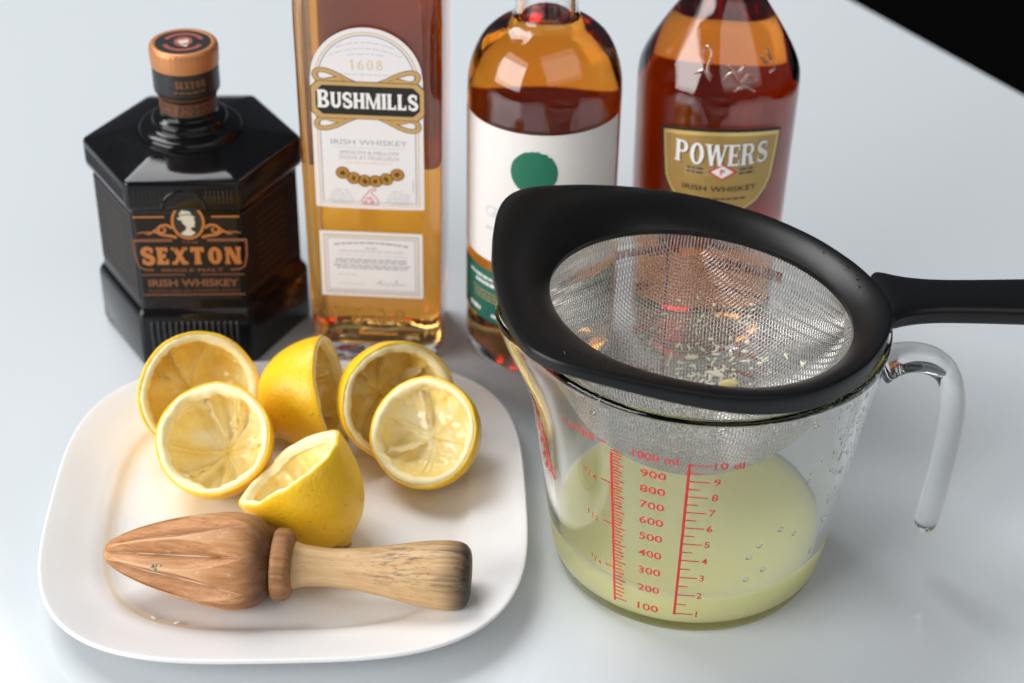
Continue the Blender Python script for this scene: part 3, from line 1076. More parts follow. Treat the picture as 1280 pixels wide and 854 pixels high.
ribbon('small_print', SB, [(.0226, .108), (.0226, .1015)], .0006, O2, M_GREYPALE, LA)
# lower label
L2P = panel('lower_label', SB, -.0247, .0267, lambda s: .0396, lambda s: .0777, .00025, .0002, M_PAPER, sb, 12, 6)
for ins, wd, m_ in ((.0022, .0008, M_GOLDLINE), (.0037, .0006, M_GREYLINE)):
    ribbon('border', SB, [(-.0247 + ins, .0396 + ins), (.0267 - ins, .0396 + ins), (.0267 - ins, .0777 - ins), (-.0247 + ins, .0777 - ins)], wd, O2, m_, L2P, closed=True)
for j, (hw, zz, hh, m_, ar_) in enumerate(((.0185, .0700, .0010, M_GREYLINE, .0015), (.0030, .0683, .0007, M_GREYLINE, 0), (.0160, .0664, .0010, M_GREYPALE, .0), (.0175, .0640, .0005, M_GREYPALE, 0),
                                           (.0180, .0615, .0008, M_GREYLINE, 0), (.0185, .0600, .0008, M_GREYLINE, 0), (.0192, .0580, .0008, M_GREYLINE, 0), (.0175, .0565, .0008, M_GREYLINE, 0))):
    dashes('small_print', SB, .001 - hw, .001 + hw, zz, O2, m_, L2P, hh, 50 + j, ar_)
dashes('small_print', SB, -.0165, -.007, .0525, O2, M_GREYPALE, L2P, .0006, 61)
dashes('small_print', SB, -.0165, -.003, .0470, O2, M_GREYPALE, L2P, .0005, 62)
sig = smooth_profile([(.003, .0470), (.0055, .0495), (.0050, .0468), (.0075, .0478), (.0082, .0468), (.0105, .0480), (.0120, .0466), (.0135, .0500), (.0140, .0470), (.0165, .0476), (.0180, .0468)], 4)
ribbon('signature', SB, sig, .00035, O2, M_GREYLINE, L2P)
for k, ch in enumerate('1608'):
    g_, adv_ = glyph(ch, w=.13, h=.13, sf=0, st=0)
    x0_ = (-.0205, -.0105, .0015, .0115)[k]
    nv_, nf_ = [], []
    for gi, polys in enumerate(g_):
        for p in polys:
            pts = [(x0_ + a * .0105, .0222 + b * .0098) for a, b in p]
            if sum(pts[q][0] * pts[(q + 1) % len(pts)][1] - pts[(q + 1) % len(pts)][0] * pts[q][1] for q in range(len(pts))) < 0:
                pts = pts[::-1]
            b0, n_ = len(nv_), len(pts)
            nv_ += [SB(x, z, .00075 + 1e-5 * gi) for x, z in pts] + [SB(x, z, .00002) for x, z in pts]
            nf_.append(tuple(range(b0, b0 + n_)))
            nf_ += [(b0 + q, b0 + n_ + q, b0 + n_ + (q + 1) % n_, b0 + (q + 1) % n_) for q in range(n_)]
    mesh('glass_numeral', nv_, nf_, M_GLASS, sb, smooth=False)
panel('back_label', lambda s, t, oo: (SBX - s, SBD - front_y(t) + oo, t), -.0285, .0285, lambda s: .0935, lambda s: .196, .00025, .0002, M_BACKLABEL, sb, 8, 8)

# --- round bottle with the plain white label and green disc
gb = thing('round_bottle', 'round amber whiskey bottle with plain white label and dark green disc', 'bottle', (.0135, .002, 0.0003))


def rd_ring(s, z, ins, n=96):
    return circ(max(s - ins, .0004), z, n)


o1 = [(.0002, .0014), (.022, .0012), (.0315, .0000), (.0338, .0006), (.0358, .0028), (.0370, .0062), (.0377, .0110), (.0377, .060), (.0377, .100), (.0377, .140), (.0377, .1475)]
o1 += smooth_profile([(.0377, .1475), (.0371, .1560), (.0349, .1650), (.0305, .1738), (.0240, .1800), (.0185, .1832), (.0158, .1856), (.0150, .1890)], 3)[1:]
o1 += [(.0148, .196), (.0146, .215), (.0145, .245), (.0145, .262)]
bottle_glass(gb, o1, .1868, .0032, .0105, rd_ring, 0, M_WHISKY_AMBER, M_GLASS)
c = sharp(mesh('cap', *revolve([(.0140, .2615), (.0158, .2615), (.0158, .290), (.0152, .291), (.001, .291)], 48), M_CAPGREEN, gb), 30)
SG = Cone(.0377, .0377)
rad = .0377
LG = panel('label', SG, rad * R(-82), rad * R(70), lambda s: .0655, lambda s: .1408, .00025, .0002, M_PAPERWARM, gb, 60, 4)
for p in LG.data.polygons:
    p.use_smooth = True
sharp(LG, 30)
rr = random.Random(4)
ds = [rr.uniform(.965, 1.03) for _ in range(72)]
cxs, czs = rad * R(-7), .1205


def disc_edge(s_, sg):
    u = max(-1, min(1, (s_ - cxs) / .0115))
    w_ = math.sqrt(max(0, 1 - u * u)) * .0115
    return czs + sg * w_ * (1 + .07 * noise.noise(Vector((u * 9, sg * 5, 1)))) + .0006 * noise.noise(Vector((u * 34, sg * 3, 7)))


panel('green_disc', SG, cxs - .0115, cxs + .0115, lambda q: disc_edge(q, -1), lambda q: disc_edge(q, 1), .0004, .00012, M_GREEN, LG, 48, 4)
for k, ch in enumerate('GREEN SPOT'):
    if ch != ' ':
        text('lettering', SG, ch, rad * R(-42 + 8.2 * k), .0942, .0062, .0003, M_GREYPALE, LG)
dashes('small_print', SG, rad * R(-46), rad * R(32), .0845, .0003, M_GREYPALE, LG, .0020, 77)
BK = panel('back_label', Cone(.0377, .0377, R(180)), rad * R(-78), rad * R(78), lambda s: .045, lambda s: .1320, .00025, .0002, M_BACKLABEL, gb, 60, 2)
for p in BK.data.polygons:
    p.use_smooth = True
sharp(BK, 30)
LG2 = panel('lower_label', SG, rad * R(-82), rad * R(70), lambda s: .0295, lambda s: .0592, .00025, .0002, M_GREENLABEL, gb, 60, 2)
for p in LG2.data.polygons:
    p.use_smooth = True
sharp(LG2, 30)
dashes('small_print', SG, rad * R(-66), rad * R(-10), .0545, .0003, M_WHITEPRINT, LG2, .0014, 78)
dashes('small_print', SG, rad * R(-58), rad * R(-10), .0512, .0003, M_WHITEPRINT, LG2, .0018, 79)
dashes('small_print', SG, rad * R(-62), rad * R(-10), .0462, .0003, M_POWDIM, LG2, .0010, 80)
dashes('small_print', SG, rad * R(-60), rad * R(-10), .0440, .0003, M_POWDIM, LG2, .0010, 81)
dashes('small_print', SG, rad * R(-60), rad * R(-10), .0418, .0003, M_POWDIM, LG2, .0010, 82)
dashes('small_print', SG, rad * R(-66), rad * R(-52), .0345, .0003, M_WHITEPRINT, LG2, .0024, 83)
dashes('small_print', SG, rad * R(-40), rad * R(-10), .0335, .0003, M_WHITEPRINT, LG2, .0018, 84)

# --- round-shouldered bottle with the gold shield label
pb = thing('shield_label_bottle', 'red amber whiskey bottle with gold black edged shield label', 'bottle', (.0994, .020, 0.0003))
o2 = [(.0002, .0014), (.022, .0012), (.0330, .0000), (.0350, .0006), (.0368, .0028), (.0378, .0062), (.0382, .0110), (.0384, .050), (.0390, .090), (.0397, .125), (.0400, .142), (.0400, .1475)]
o2 += smooth_profile([(.0400, .1475), (.0393, .1535), (.0372, .1595), (.0330, .1675), (.0268, .1775), (.0212, .1860), (.0176, .1930), (.0160, .2000)], 3)[1:]
o2 += [(.0152, .212), (.0148, .230), (.0146, .262), (.0146, .266)]
bottle_glass(pb, o2, .208, .0033, .0105, rd_ring, 0, M_WHISKY_RED, M_GLASS)
sharp(mesh('cap', *revolve([(.0140, .2655), (.0158, .2655), (.0158, .300), (.0152, .301), (.001, .301)], 48), M_CAPGOLD, pb), 30)
zt2, st2 = [q[1] for q in o2[6:]], [q[0] for q in o2[6:]]
SP = Cone(lambda z: lerp_tab(z, zt2, st2), .040, R(.6))
rp = .040


def shield(name, k, o0, thick, m, par, dz=0.0):
    """k scales towards the label's middle."""
    ag = [-46, -42.5, -38, -31, -15, 0, 15, 31, 38, 42.5, 46]
    lo_ = [.133, .108, .102, .096, .0898, .088, .0898, .096, .102, .108, .133]
    zc = .113
    def lo(s):
        a = math.degrees(s / rp) / k
        return zc + (lerp_tab(a, ag, lo_) - zc) * (k if True else 1)
    def hi(s):
        a = math.degrees(s / rp) / k
        return zc + (.1378 - .0042 * (a / 46) ** 2 - zc) * (1 - (1 - k) * 1.7)
    p = panel(name, SP, rp * R(-46) * k, rp * R(46) * k, lo, hi, o0, thick, m, par, 48, 6)
    for q in p.data.polygons:
        q.use_smooth = True
    sharp(p, 30)
    return p


BK = panel('back_label', Cone(lambda z: lerp_tab(z, zt2, st2), .040, R(180)), rp * R(-80), rp * R(80), lambda s: .040, lambda s: .1320, .00025, .0002, M_BACKLABEL, pb, 60, 6)
for p in BK.data.polygons:
    p.use_smooth = True
sharp(BK, 30)
for crv in (((-24, .166), (-20, .170), (-15, .167), (-17, .161), (-12, .158)), ((-26, .158), (-19, .160), (-13, .156)), ((-4, .157), (3, .160), (9, .156), (16, .159), (22, .156)), ((0, .163), (7, .160), (14, .163)), ((4, .152), (12, .154), (20, .1515)),
            ((30, .166), (35, .161)), ((38, .168), (40, .162)), ((34, .158), (44, .160))):
    pts = [Vector(SP(rp * R(a), z + .005, .0002)) for a, z in smooth_profile(list(crv), 5)]
    rg_ = []
    for q, p in enumerate(pts):
        t_ = (pts[min(q + 1, len(pts) - 1)] - pts[max(q - 1, 0)]).normalized()
        n_ = Vector((p.x, p.y, .02)).normalized()
        b_ = t_.cross(n_).normalized()
        wq = .0008 * math.sin(math.pi * (q + .6) / (len(pts) + .2)) ** .5
        rg_.append([tuple(p + (b_ * math.cos(e) + n_ * math.sin(e)) * wq) for e in [2 * math.pi * h_ / 8 for h_ in range(8)]])
    mesh('embossing', *loft(rg_), M_GLASS, pb)
LP = shield('label', 1.0, .00022, .0002, M_BLACKPRINT, pb)
shield('label_border', .963, .00034, .0001, M_POWBRIGHT, LP)
LPG = shield('label_field', .915, .00044, .0001, M_POWGOLD, LP)
serif_text('lettering', SP, 'POWERS', rp * R(-32.0), rp * R(34.0), .1176, .0118, .00070, M_BLACKPRINT, LPG, gap=.12, w=.235, h=.10, sf=.06, st=.07)
serif_text('lettering', SP, 'POWERS', rp * R(-32.6), rp * R(33.4), .1180, .0118, .00085, M_WHITEPRINT, LPG, gap=.12, w=.225, h=.10, sf=.06, st=.07)
ribbon('band', SP, [(rp * R(a), .1146) for a in range(-26, 28, 2)], .0052, .00052, M_POWDIM, LPG)
for j, zz in enumerate((.1158, .1136)):
    dashes('small_print', SP, rp * R(-24), rp * R(-11), zz, .00058, M_BLACKPRINT, LPG, .0009, 90 + j)
    dashes('small_print', SP, rp * R(13), rp * R(24), zz, .00058, M_BLACKPRINT, LPG, .0009, 95 + j)
for kk, oo, m_ in ((1.0, .00066, M_REDPRINT), (.76, .00074, M_WHITEPRINT)):
    hw_, c_ = rp * R(10.4) * kk, rp * R(1.0)
    panel('diamond', SP, c_ - hw_, c_ + hw_, lambda q: .1146 - .0046 * kk * (1.001 - abs(q - c_) / hw_), lambda q: .1146 + .0046 * kk * (1.001 - abs(q - c_) / hw_), oo, .0001, m_, LPG, 12, 1)
serif_text('lettering', SP, 'P', rp * R(-.6), rp * R(2.4), .1132, .0030, .00095, M_REDPRINT, LPG, w=.2, h=.12)
text('lettering', SP, 'IRISH WHISKEY', rp * R(.5), .1050, .0030, .00056, M_BLACKPRINT, LPG, width=rp * R(54), bold=.01)
dashes('small_print', SP, rp * R(-20), rp * R(20), .0995, .00056, M_BLACKPRINT, LPG, .0009, 99)

# ------------------------------------------------------------------ lemon halves


def lemon(label, c, n, Rr, d, seed, spin=0.0, fins=5, cav=.62, ragged=.0, nip=.004, flesh=None, rdg=1.0):
    rs = random.Random(seed)
    nn = Vector(n).normalized()
    t = thing('lemon_half', label, 'lemon', c, nn.to_track_quat('Z', 'Y').to_euler(), 'squeezed lemon halves on the plate')
    off = Vector((seed * 3.1, seed * 1.7, seed * .9))
    NA, NZ = 72, 22

    def orad(a, u):
        """outer skin: u 0 at the cut, 1 at the tip"""
        ph = u * math.pi / 2
        rr = Rr * max(math.cos(ph), 0) ** .9
        z = -d * math.sin(ph)
        if u > .86:
            z -= nip * smoothstep(.86, 1, u)
        k = 1 + .028 * noise.noise(Vector((math.cos(a) * 1.3, math.sin(a) * 1.3, u * 2)) + off)
        k += .010 * noise.noise(Vector((math.cos(a) * 5, math.sin(a) * 5, u * 7)) + off)
        return rr * k, z
    def rimz(a):
        return .0011 * noise.noise(Vector((math.cos(a) * 1.6, math.sin(a) * 1.6, 3)) + off) + ragged * max(0, noise.noise(Vector((math.cos(a) * 3, math.sin(a) * 3, 9)) + off))
    # rind: outer skin, turned over the edge and a little way inside
    rings = []
    for i in range(NZ + 1):
        u = 1 - i / NZ
        ring = []
        for k in range(NA):
            a = 2 * math.pi * k / NA
            r_, z = orad(a, u)
            ring.append((r_ * math.cos(a), r_ * math.sin(a), z + (rimz(a) * (1 - u) ** 4)))
        rings.append(ring)
    for dr, dz in ((.0003, .0005), (.0009, .0007), (.0014, .0004), (.0016, -.0012)):
        ring = []
        for k in range(NA):
            a = 2 * math.pi * k / NA
            r_, z = orad(a, 0)
            ring.append(((r_ - dr) * math.cos(a), (r_ - dr) * math.sin(a), dz + rimz(a)))
        rings.append(ring)
    v, f = loft(rings, True, False)
    mesh('rind', v, f, M_RIND, t)
    # pith: the pale ring of the cut
    pt = [Rr * (.130 + .050 * noise.noise(Vector((math.cos(2 * math.pi * k / NA) * 2.2, math.sin(2 * math.pi * k / NA) * 2.2, 5)) + off) + .035 * noise.noise(Vector((math.cos(2 * math.pi * k / NA) * 8, math.sin(2 * math.pi * k / NA) * 8, 2)) + off)) for k in range(NA)]
    rings = []
    for q, dz in ((-.02, -.0010), (.0, .00055), (.35, .0010), (.75, .0006), (1.0, -.0006), (1.12, -.003)):
        ring = []
        for k in range(NA):
            a = 2 * math.pi * k / NA
            r_ = orad(a, 0)[0] - .0011 - pt[k] * q
            ring.append((r_ * math.cos(a), r_ * math.sin(a), dz + rimz(a) + .0005 * noise.noise(Vector((math.cos(a) * 9, math.sin(a) * 9, q * 4)) + off)))
        rings.append(ring)
    v, f = loft(rings, False, False)
    mesh('pith', v, f, M_PITH, t)
    # hollow flesh: segments pressed out, membranes left as ridges
    ns = 7 if seed % 2 else 8
    sp = [2 * math.pi * (k + rs.uniform(-.38, .38)) / ns for k in range(ns)]
    hs = [rs.choice((0, .15, .4, 1.0)) * rs.uniform(.6, 1.0) for _ in range(ns)]
    NB_, NT = 200, 30
    rings = []
    for i in range(NT + 1):
        u = i / NT
        ring = []
        for k in range(NB_):
            a = 2 * math.pi * k / NB_
            kk = int(a / (2 * math.pi) * NA) % NA
            fr_ = a / (2 * math.pi) * NA - int(a / (2 * math.pi) * NA)
            r0_ = orad(a, 0)[0] - .0004 - (pt[kk] * (1 - fr_) + pt[(kk + 1) % NA] * fr_)
            ph = u * math.pi / 2
            rr = r0_ * math.cos(ph) ** .75 if u < 1 else 0
            z = -cav * d * math.sin(ph) ** .9 - .0011
            rg = 0
            for s_, h_ in zip(sp, hs):
                da = abs((a - s_ + math.pi) % (2 * math.pi) - math.pi) * max(rr, .002)
                rg = max(rg, h_ * math.exp(-(da / .0009) ** 2))
            pos_ = sorted([q_ % (2 * math.pi) for q_ in sp])
            nx_ = next((q_ for q_ in pos_ if q_ > a), pos_[0] + 2 * math.pi)
            pv_ = max([q_ for q_ in pos_ if q_ <= a], default=pos_[-1] - 2 * math.pi)
            tt_ = (a - pv_) / max(nx_ - pv_, 1e-4)
            scal = 4 * tt_ * (1 - tt_) * .0026 * smoothstep(.08, .4, u) * (1 - .6 * u)
            core = math.exp(-(rr / .0045) ** 2)
            ridge = rdg * (rg * .0046 * (.75 + .7 * noise.noise(Vector((rr * 260, a * 3, seed)))) * smoothstep(.06, .3, u) * (1 - .5 * u) + core * .0014)
            p = Vector((rr * math.cos(a), rr * math.sin(a), z))
            nz = noise.noise(p * 90 + off) * .0014 + noise.noise(p * 300 + off) * .0005 + (.0016 * max(0, noise.noise(p * 160 + off * 2)) if u < .5 else 0)
            amp = smoothstep(0, .2, u)
            nrm = Vector((-math.cos(a) * math.cos(ph), -math.sin(a) * math.cos(ph), math.sin(ph)))
            p += nrm * (ridge + nz * amp - scal * rdg)
            p.z += rimz(a) * (1 - u) ** 2
            ring.append(tuple(p))
        rings.append(ring)
    v, f = loft([r_ for r_ in rings], False, False)
    f = [tuple(reversed(q)) for q in f]
    fl_ = mesh('flesh', v, [q[::-1] for q in f], flesh or M_FLESH, t)
    # torn membranes standing in the hollow
    order = list(range(ns))
    rs.shuffle(order)
    for s_i in order[:fins]:
        a = sp[s_i]
        hh = rs.uniform(.25, .6)
        r_out, r_in = Rr * .80, Rr * rs.uniform(.12, .4)
        bend = rs.uniform(-.0028, .0028)
        nu_, nv_ = 10, 6
        va, vb = [], []
        for i in range(nu_):
            q = i / (nu_ - 1)
            r_ = r_out + (r_in - r_out) * q
            zb = -cav * d * math.sqrt(max(0, 1 - (r_ / (Rr * .86)) ** 2)) - .001
            topz = zb + (-.0015 - zb) * hh * (1 - .75 * q ** 1.5) * (1 + .55 * noise.noise(Vector((q * 7, seed, s_i))) + .3 * noise.noise(Vector((q * 19, seed, s_i))))
            topz = min(topz, -.0006)
            for j in range(nv_):
                w_ = j / (nv_ - 1)
                z = zb + (topz - zb) * w_
                lat = bend * w_ * w_ + .0020 * noise.noise(Vector((q * 4, w_ * 3, s_i + seed * 2)))
                th_ = .00035 * (1.4 - w_)
                for lst, sg in ((va, 1), (vb, -1)):
                    l2 = lat + sg * th_
                    lst.append((r_ * math.cos(a) - l2 * math.sin(a), r_ * math.sin(a) + l2 * math.cos(a), z))
        F = grid_faces(nu_, nv_)
        n0 = len(va)
        F2 = F + [tuple(n0 + i for i in reversed(q)) for q in F]
        edge = [j for j in range(nv_)] + [i * nv_ + nv_ - 1 for i in range(1, nu_)] + [(nu_ - 1) * nv_ + j for j in range(nv_ - 2, -1, -1)]
        for i in range(len(edge) - 1):
            F2.append((edge[i], edge[i + 1], n0 + edge[i + 1], n0 + edge[i]))
        mesh('membrane', va + vb, F2, M_MEMB, fl_)
    # stem scar
    v, f = revolve([(.0016, -d - nip - .0006), (.0017, -d - nip + .0016), (.0004, -d - nip + .0018)], 10)
    mesh('stem_scar', v, f, M_MEDAL, t)
    return t


lemon('hollow lemon half at the back left leaning beside the black bottle', (-.1467, -.1028, .0368), (.33, -.80, .50), .0290, .036, 1, fins=2, cav=.74, flesh=M_FLESHDEEP, rdg=.9)
lemon('lemon half at the front left, its pale hollow facing up with a torn white membrane', (-.1350, -.1407, .0387), (-.12, -.62, .78), .0270, .036, 2, fins=4, cav=.72, rdg=.95)
lemon('lemon half standing on edge, its smooth yellow back turned left', (-.0861, -.0944, .0331), (.965, -.06, .25), .0270, .035, 3, fins=4, cav=.6, flesh=M_FLESHDEEP)
lemon('lemon half at the back right with a deep ragged brownish hollow', (-.0526, -.1048, .0353), (.42, -.80, .42), .0288, .033, 4, fins=5, cav=.82, ragged=.0012, flesh=M_FLESHDEEP)
lemon('rightmost lemon half, its shallow scraped face turned to the viewer', (-.0400, -.1292, .0360), (-.30, -.66, .69), .0262, .030, 5, fins=2, cav=.46, rdg=.35)
lemon('lemon half nearest the reamer, tipped up with its yellow skin in front', (-.0967, -.1666, .0424), (-.56, .19, .80), .0272, .0405, 6, fins=3, cav=.58, ragged=.002)

# ------------------------------------------------------------------ reamer
RA, RB = Vector((-.1727, -.2073, .0272)), Vector((-.0192, -.2138, .0232))
ax = (RB - RA).normalized()
rmq = ax.to_track_quat('X', 'Z').to_euler()
rm = thing('citrus_reamer', 'wooden hand citrus reamer lying across the front of the plate', 'reamer', RA, rmq)


def xlathe(prof, n, fn=None):
    rings = []
    for x, r_ in prof:
        ring = []
        for k in range(n):
            a = 2 * math.pi * k / n
            rr = max(r_, 1e-5) * (fn(x, a) if fn else 1)
            ring.append((x, rr * math.cos(a), rr * math.sin(a)))
        rings.append(ring)
    return loft(rings)


NFL = 8
WF = math.pi / NFL
hp = smooth_profile([(-.0002, .0004), (.0008, .0030), (.003, .0056), (.010, .0098), (.021, .0143), (.035, .0184), (.0500, .0207), (.0590, .0207), (.0660, .0188), (.0715, .0140), (.0730, .0110), (.0735, .004)], 7)
rings, residue_shade = [], []  # per-vertex mask for juice residue and the painted flute shading
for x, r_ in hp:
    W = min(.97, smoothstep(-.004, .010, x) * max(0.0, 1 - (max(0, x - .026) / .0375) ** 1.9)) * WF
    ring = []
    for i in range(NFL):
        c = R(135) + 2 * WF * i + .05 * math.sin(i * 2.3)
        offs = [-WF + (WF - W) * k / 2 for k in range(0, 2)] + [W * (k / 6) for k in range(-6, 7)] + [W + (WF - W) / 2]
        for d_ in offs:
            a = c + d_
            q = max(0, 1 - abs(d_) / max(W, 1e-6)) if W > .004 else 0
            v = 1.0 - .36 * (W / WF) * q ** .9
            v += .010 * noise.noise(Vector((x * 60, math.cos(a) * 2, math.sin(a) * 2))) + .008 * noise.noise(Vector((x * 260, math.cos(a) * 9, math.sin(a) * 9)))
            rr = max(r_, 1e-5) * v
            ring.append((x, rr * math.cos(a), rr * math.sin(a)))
            residue_shade.append((q, W / WF))
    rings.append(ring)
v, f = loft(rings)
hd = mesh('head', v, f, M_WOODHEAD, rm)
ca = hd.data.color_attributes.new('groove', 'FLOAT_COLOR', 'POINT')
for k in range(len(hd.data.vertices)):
    q, wq = residue_shade[k] if k < len(residue_shade) else (0, 0)
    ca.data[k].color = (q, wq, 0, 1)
sharp(hd, 20)
v, f = xlathe(smooth_profile([(.0725, .004), (.0727, .0125), (.0733, .0146), (.0748, .0154), (.0775, .0155), (.0795, .0150), (.0808, .0136), (.0815, .0110), (.0816, .004)], 4), 64)
mesh('collar', v, f, M_WOODCOLLAR, rm)
v, f = xlathe(smooth_profile([(.0812, .004), (.0813, .0100), (.086, .0090), (.097, .0082), (.108, .0090), (.120, .0108), (.132, .0131), (.142, .0145), (.149, .0148), (.1535, .0141), (.1562, .0118), (.1574, .0080), (.1578, .0008)], 5), 64, lambda x, a: 1 + .008 * noise.noise(Vector((x * 40, math.cos(a), math.sin(a)))))
mesh('handle', v, f, M_WOODHANDLE, rm)
# a shred of pulp caught in a groove
bits_v, bits_f = [], []
for k in range(9):
    cx, a = .0275 + rng.uniform(-.004, .005), R(rng.uniform(118, 134) - 180)
    rr = .0150
    c = Vector((cx, rr * math.cos(a) * 1.02, 0.0))
    c = Vector((cx, -rr * .93 + rng.uniform(-.001, .0006), rr * .40 + rng.uniform(-.0012, .0012)))
    s = rng.uniform(.0009, .0019)
    v, f = loft([circ(s * math.sin(math.pi * (j + .5) / 6), c.z - s * .7 * math.cos(math.pi * (j + .5) / 6), 8, c.x, c.y) for j in range(6)])
    b = len(bits_v)
    bits_v += v
    bits_f += [tuple(i + b for i in q) for q in f]
M_SHRED = mat('dried_pulp', (0.42, 0.33, 0.20), .5)
mesh('pulp_shred', bits_v, bits_f, M_SHRED, rm, kind='stuff')

# ------------------------------------------------------------------ measuring jug
JC = (.0803, -.1638)
jug = thing('measuring_jug', 'clear glass measuring jug with red scale and open ended handle', 'jug', (JC[0], JC[1], 0.0003))
JH = .1263
HAZ, SAZ = R(-6), R(184)


def jr(z):
    return .0596 + (.0774 - .0596) * z / JH


def jring(r_, z, n=160, sp=1.0):
    out = []
    for k in range(n):
        a = 2 * math.pi * k / n
        da = (a - SAZ + math.pi) % (2 * math.pi) - math.pi
        lip = math.exp(-(da / .30) ** 2) * smoothstep(.080, .1263, z) ** 1.3 * sp
        rr = r_ + .0105 * lip
        out.append((rr * math.cos(a), rr * math.sin(a), z + .0035 * lip * smoothstep(.10, .1263, z)))
    return out


TW = .0040
outp = [(.0002, .0010), (.030, .0008), (.0500, .0004), (.0535, .0000), (.0562, .0004), (.0584, .0020), (.0595, .0045), (.0603, .0075)]
for z in (.012, .02, .03, .045, .06, .075, .085, .093, .1, .107, .113, .118):
    outp.append((jr(z), z))
outp += [(jr(.1215), .1215), (jr(.1240) + .0002, .1240), (jr(.1255), .1257), (jr(.126) - .0012, .1266), (jr(.126) - .0026, .1264), (jr(.125) - .0036, .1250)]
inn = [(jr(z) - TW, z) for z in (.122, .118, .113, .107, .1, .093, .085, .075, .06, .045, .03, .02, .013)] + [(.0562, .0092), (.0535, .0060), (.048, .0044), (.030, .0040), (.0002, .0040)]
v, f = loft([jring(r_, z) for r_, z in outp + inn])
mesh('glass_body', v, f, M_JUG, jug)
# handle: a flattened glass rod, free at its lower end
hpth = [(.0750, .1075, .0080, .0100), (.0815, .1110, .0062, .0088), (.0885, .1125, .0055, .0084), (.0965, .1108, .0053, .0082), (.1030, .1050, .0053, .0080), (.1065, .0950, .0053, .0078), (.1078, .0800, .0053, .0076), (.1076, .0620, .0052, .0072), (.1064, .0440, .0052, .0068), (.1050, .0290, .0052, .0064), (.1044, .0245, .0045, .0055), (.1042, .0228, .0028, .0034), (.1041, .0222, .0008, .0008)]
hp_ = smooth_profile(hpth, 4)
rings = []
for i, (r_, z, a1, a2) in enumerate(hp_):
    p, q = hp_[max(0, i - 1)], hp_[min(len(hp_) - 1, i + 1)]
    tx, tz = q[0] - p[0], q[1] - p[1]
    l = math.hypot(tx, tz)
    nx, nz = -tz / l, tx / l
    ring = []
    for k in range(28):
        b = 2 * math.pi * k / 28
        pr, pz, pt_ = r_ + nx * a1 * math.cos(b), z + nz * a1 * math.cos(b), -a2 * math.sin(b)
        ring.append((pr * math.cos(HAZ) - pt_ * math.sin(HAZ), pr * math.sin(HAZ) + pt_ * math.cos(HAZ), pz))
    rings.append(ring)
v, f = loft(rings)
mesh('handle', v, f, M_JUG, jug)
# printed scales
SJ = Cone(jr, .068)
rj = .068
OJ = .00018
ZV = lambda ml: lerp_tab(ml, [100, 200, 300, 400, 500, 600, 700, 800, 900, 1000], [.0143, .0262, .0372, .0477, .0578, .0673, .0764, .0853, .0941, .1032])


def ang(d):
    return rj * R(d)


prims = [ribbon_polys([(ang(-33.7), .0123), (ang(-32.9), .1000)], .00115)]
ticks = []
for k in range(0, 46):
    ml = 80 + k * 20
    z = ZV(max(ml, 100)) - (.0022 if ml < 100 else 0)
    ln = 5.0 if (ml % 100 == 0) else (3.9 if ml % 100 == 60 or ml % 100 == 40 else 3.1)
    if ml % 100 == 0 and ml != 100:
        ln = 4.6
    ticks.append([(ang(-33.2), z - .00036), (ang(-33.2 + ln), z - .00036), (ang(-33.2 + ln), z + .00036), (ang(-33.2), z + .00036)])
prims.append(ticks[1:])
print_polys('scale', SJ, prims, OJ, M_JUGRED, jug)
for nm, ml in (('3/4', 750), ('1/2', 500), ('1/4', 250)):
    z = {750: .0826, 500: .0588, 250: .0327}[ml]
    ribbon('scale_tick', SJ, [(ang(-37.4), z), (ang(-33.4), z)], .0007, OJ, M_JUGRED, jug)
    a0 = -42.0
    text('scale_number', SJ, nm[0], ang(a0 - 1.7), z + .0010, .0026, OJ, M_JUGRED, jug, bold=.01)
    text('scale_number', SJ, '/', ang(a0), z - .0001, .0042, OJ, M_JUGRED, jug)
    text('scale_number', SJ, nm[2], ang(a0 + 1.9), z - .0010, .0026, OJ, M_JUGRED, jug, bold=.01)
ribbon('scale_tick', SJ, [(ang(-38.0), .1040), (ang(-34.8), .1040)], .0007, OJ, M_JUGRED, jug)
text('scale_word', SJ, '1 LITRE', ang(-46.0), .1036, .0036, OJ, M_JUGRED, jug, width=ang(13.8), bold=.008)
for ml in range(100, 1000, 100):
    text('scale_number', SJ, str(ml), ang(-18.7 - .8 * (1 - ml / 1000)), ZV(ml) + .0004, .0041, OJ, M_JUGRED, jug, bold=.012, width=ang(8.4))
text('scale_number', SJ, '1000 ml', ang(-18.4), .1040, .0041, OJ, M_JUGRED, jug, bold=.01, width=ang(14.5))
prims = [ribbon_polys([(ang(-8.8), .0134), (ang(-7.7), .1036)], .00115)]
ticks = []
for k in range(2, 21):
    ml = k * 50
    z = ZV(ml)
    a0 = -8.7 + (z / .104) * .9
    ln = 7.0 if ml % 100 == 0 else 4.0
    ticks.append([(ang(a0), z - .00033), (ang(a0 + ln), z - .00033), (ang(a0 + ln), z + .00033), (ang(a0), z + .00033)])
prims.append(ticks)
print_polys('scale', SJ, prims, OJ, M_JUGRED, jug)
for k in range(1, 10):
    text('scale_number', SJ, str(k), ang(-.4 + .19 * k), ZV(k * 100) + .0002, .0038, OJ, M_JUGRED, jug, bold=.012)
text('scale_number', SJ, '10 dl', ang(4.4), .1034, .0038, OJ, M_JUGRED, jug, bold=.01, width=ang(9.0))
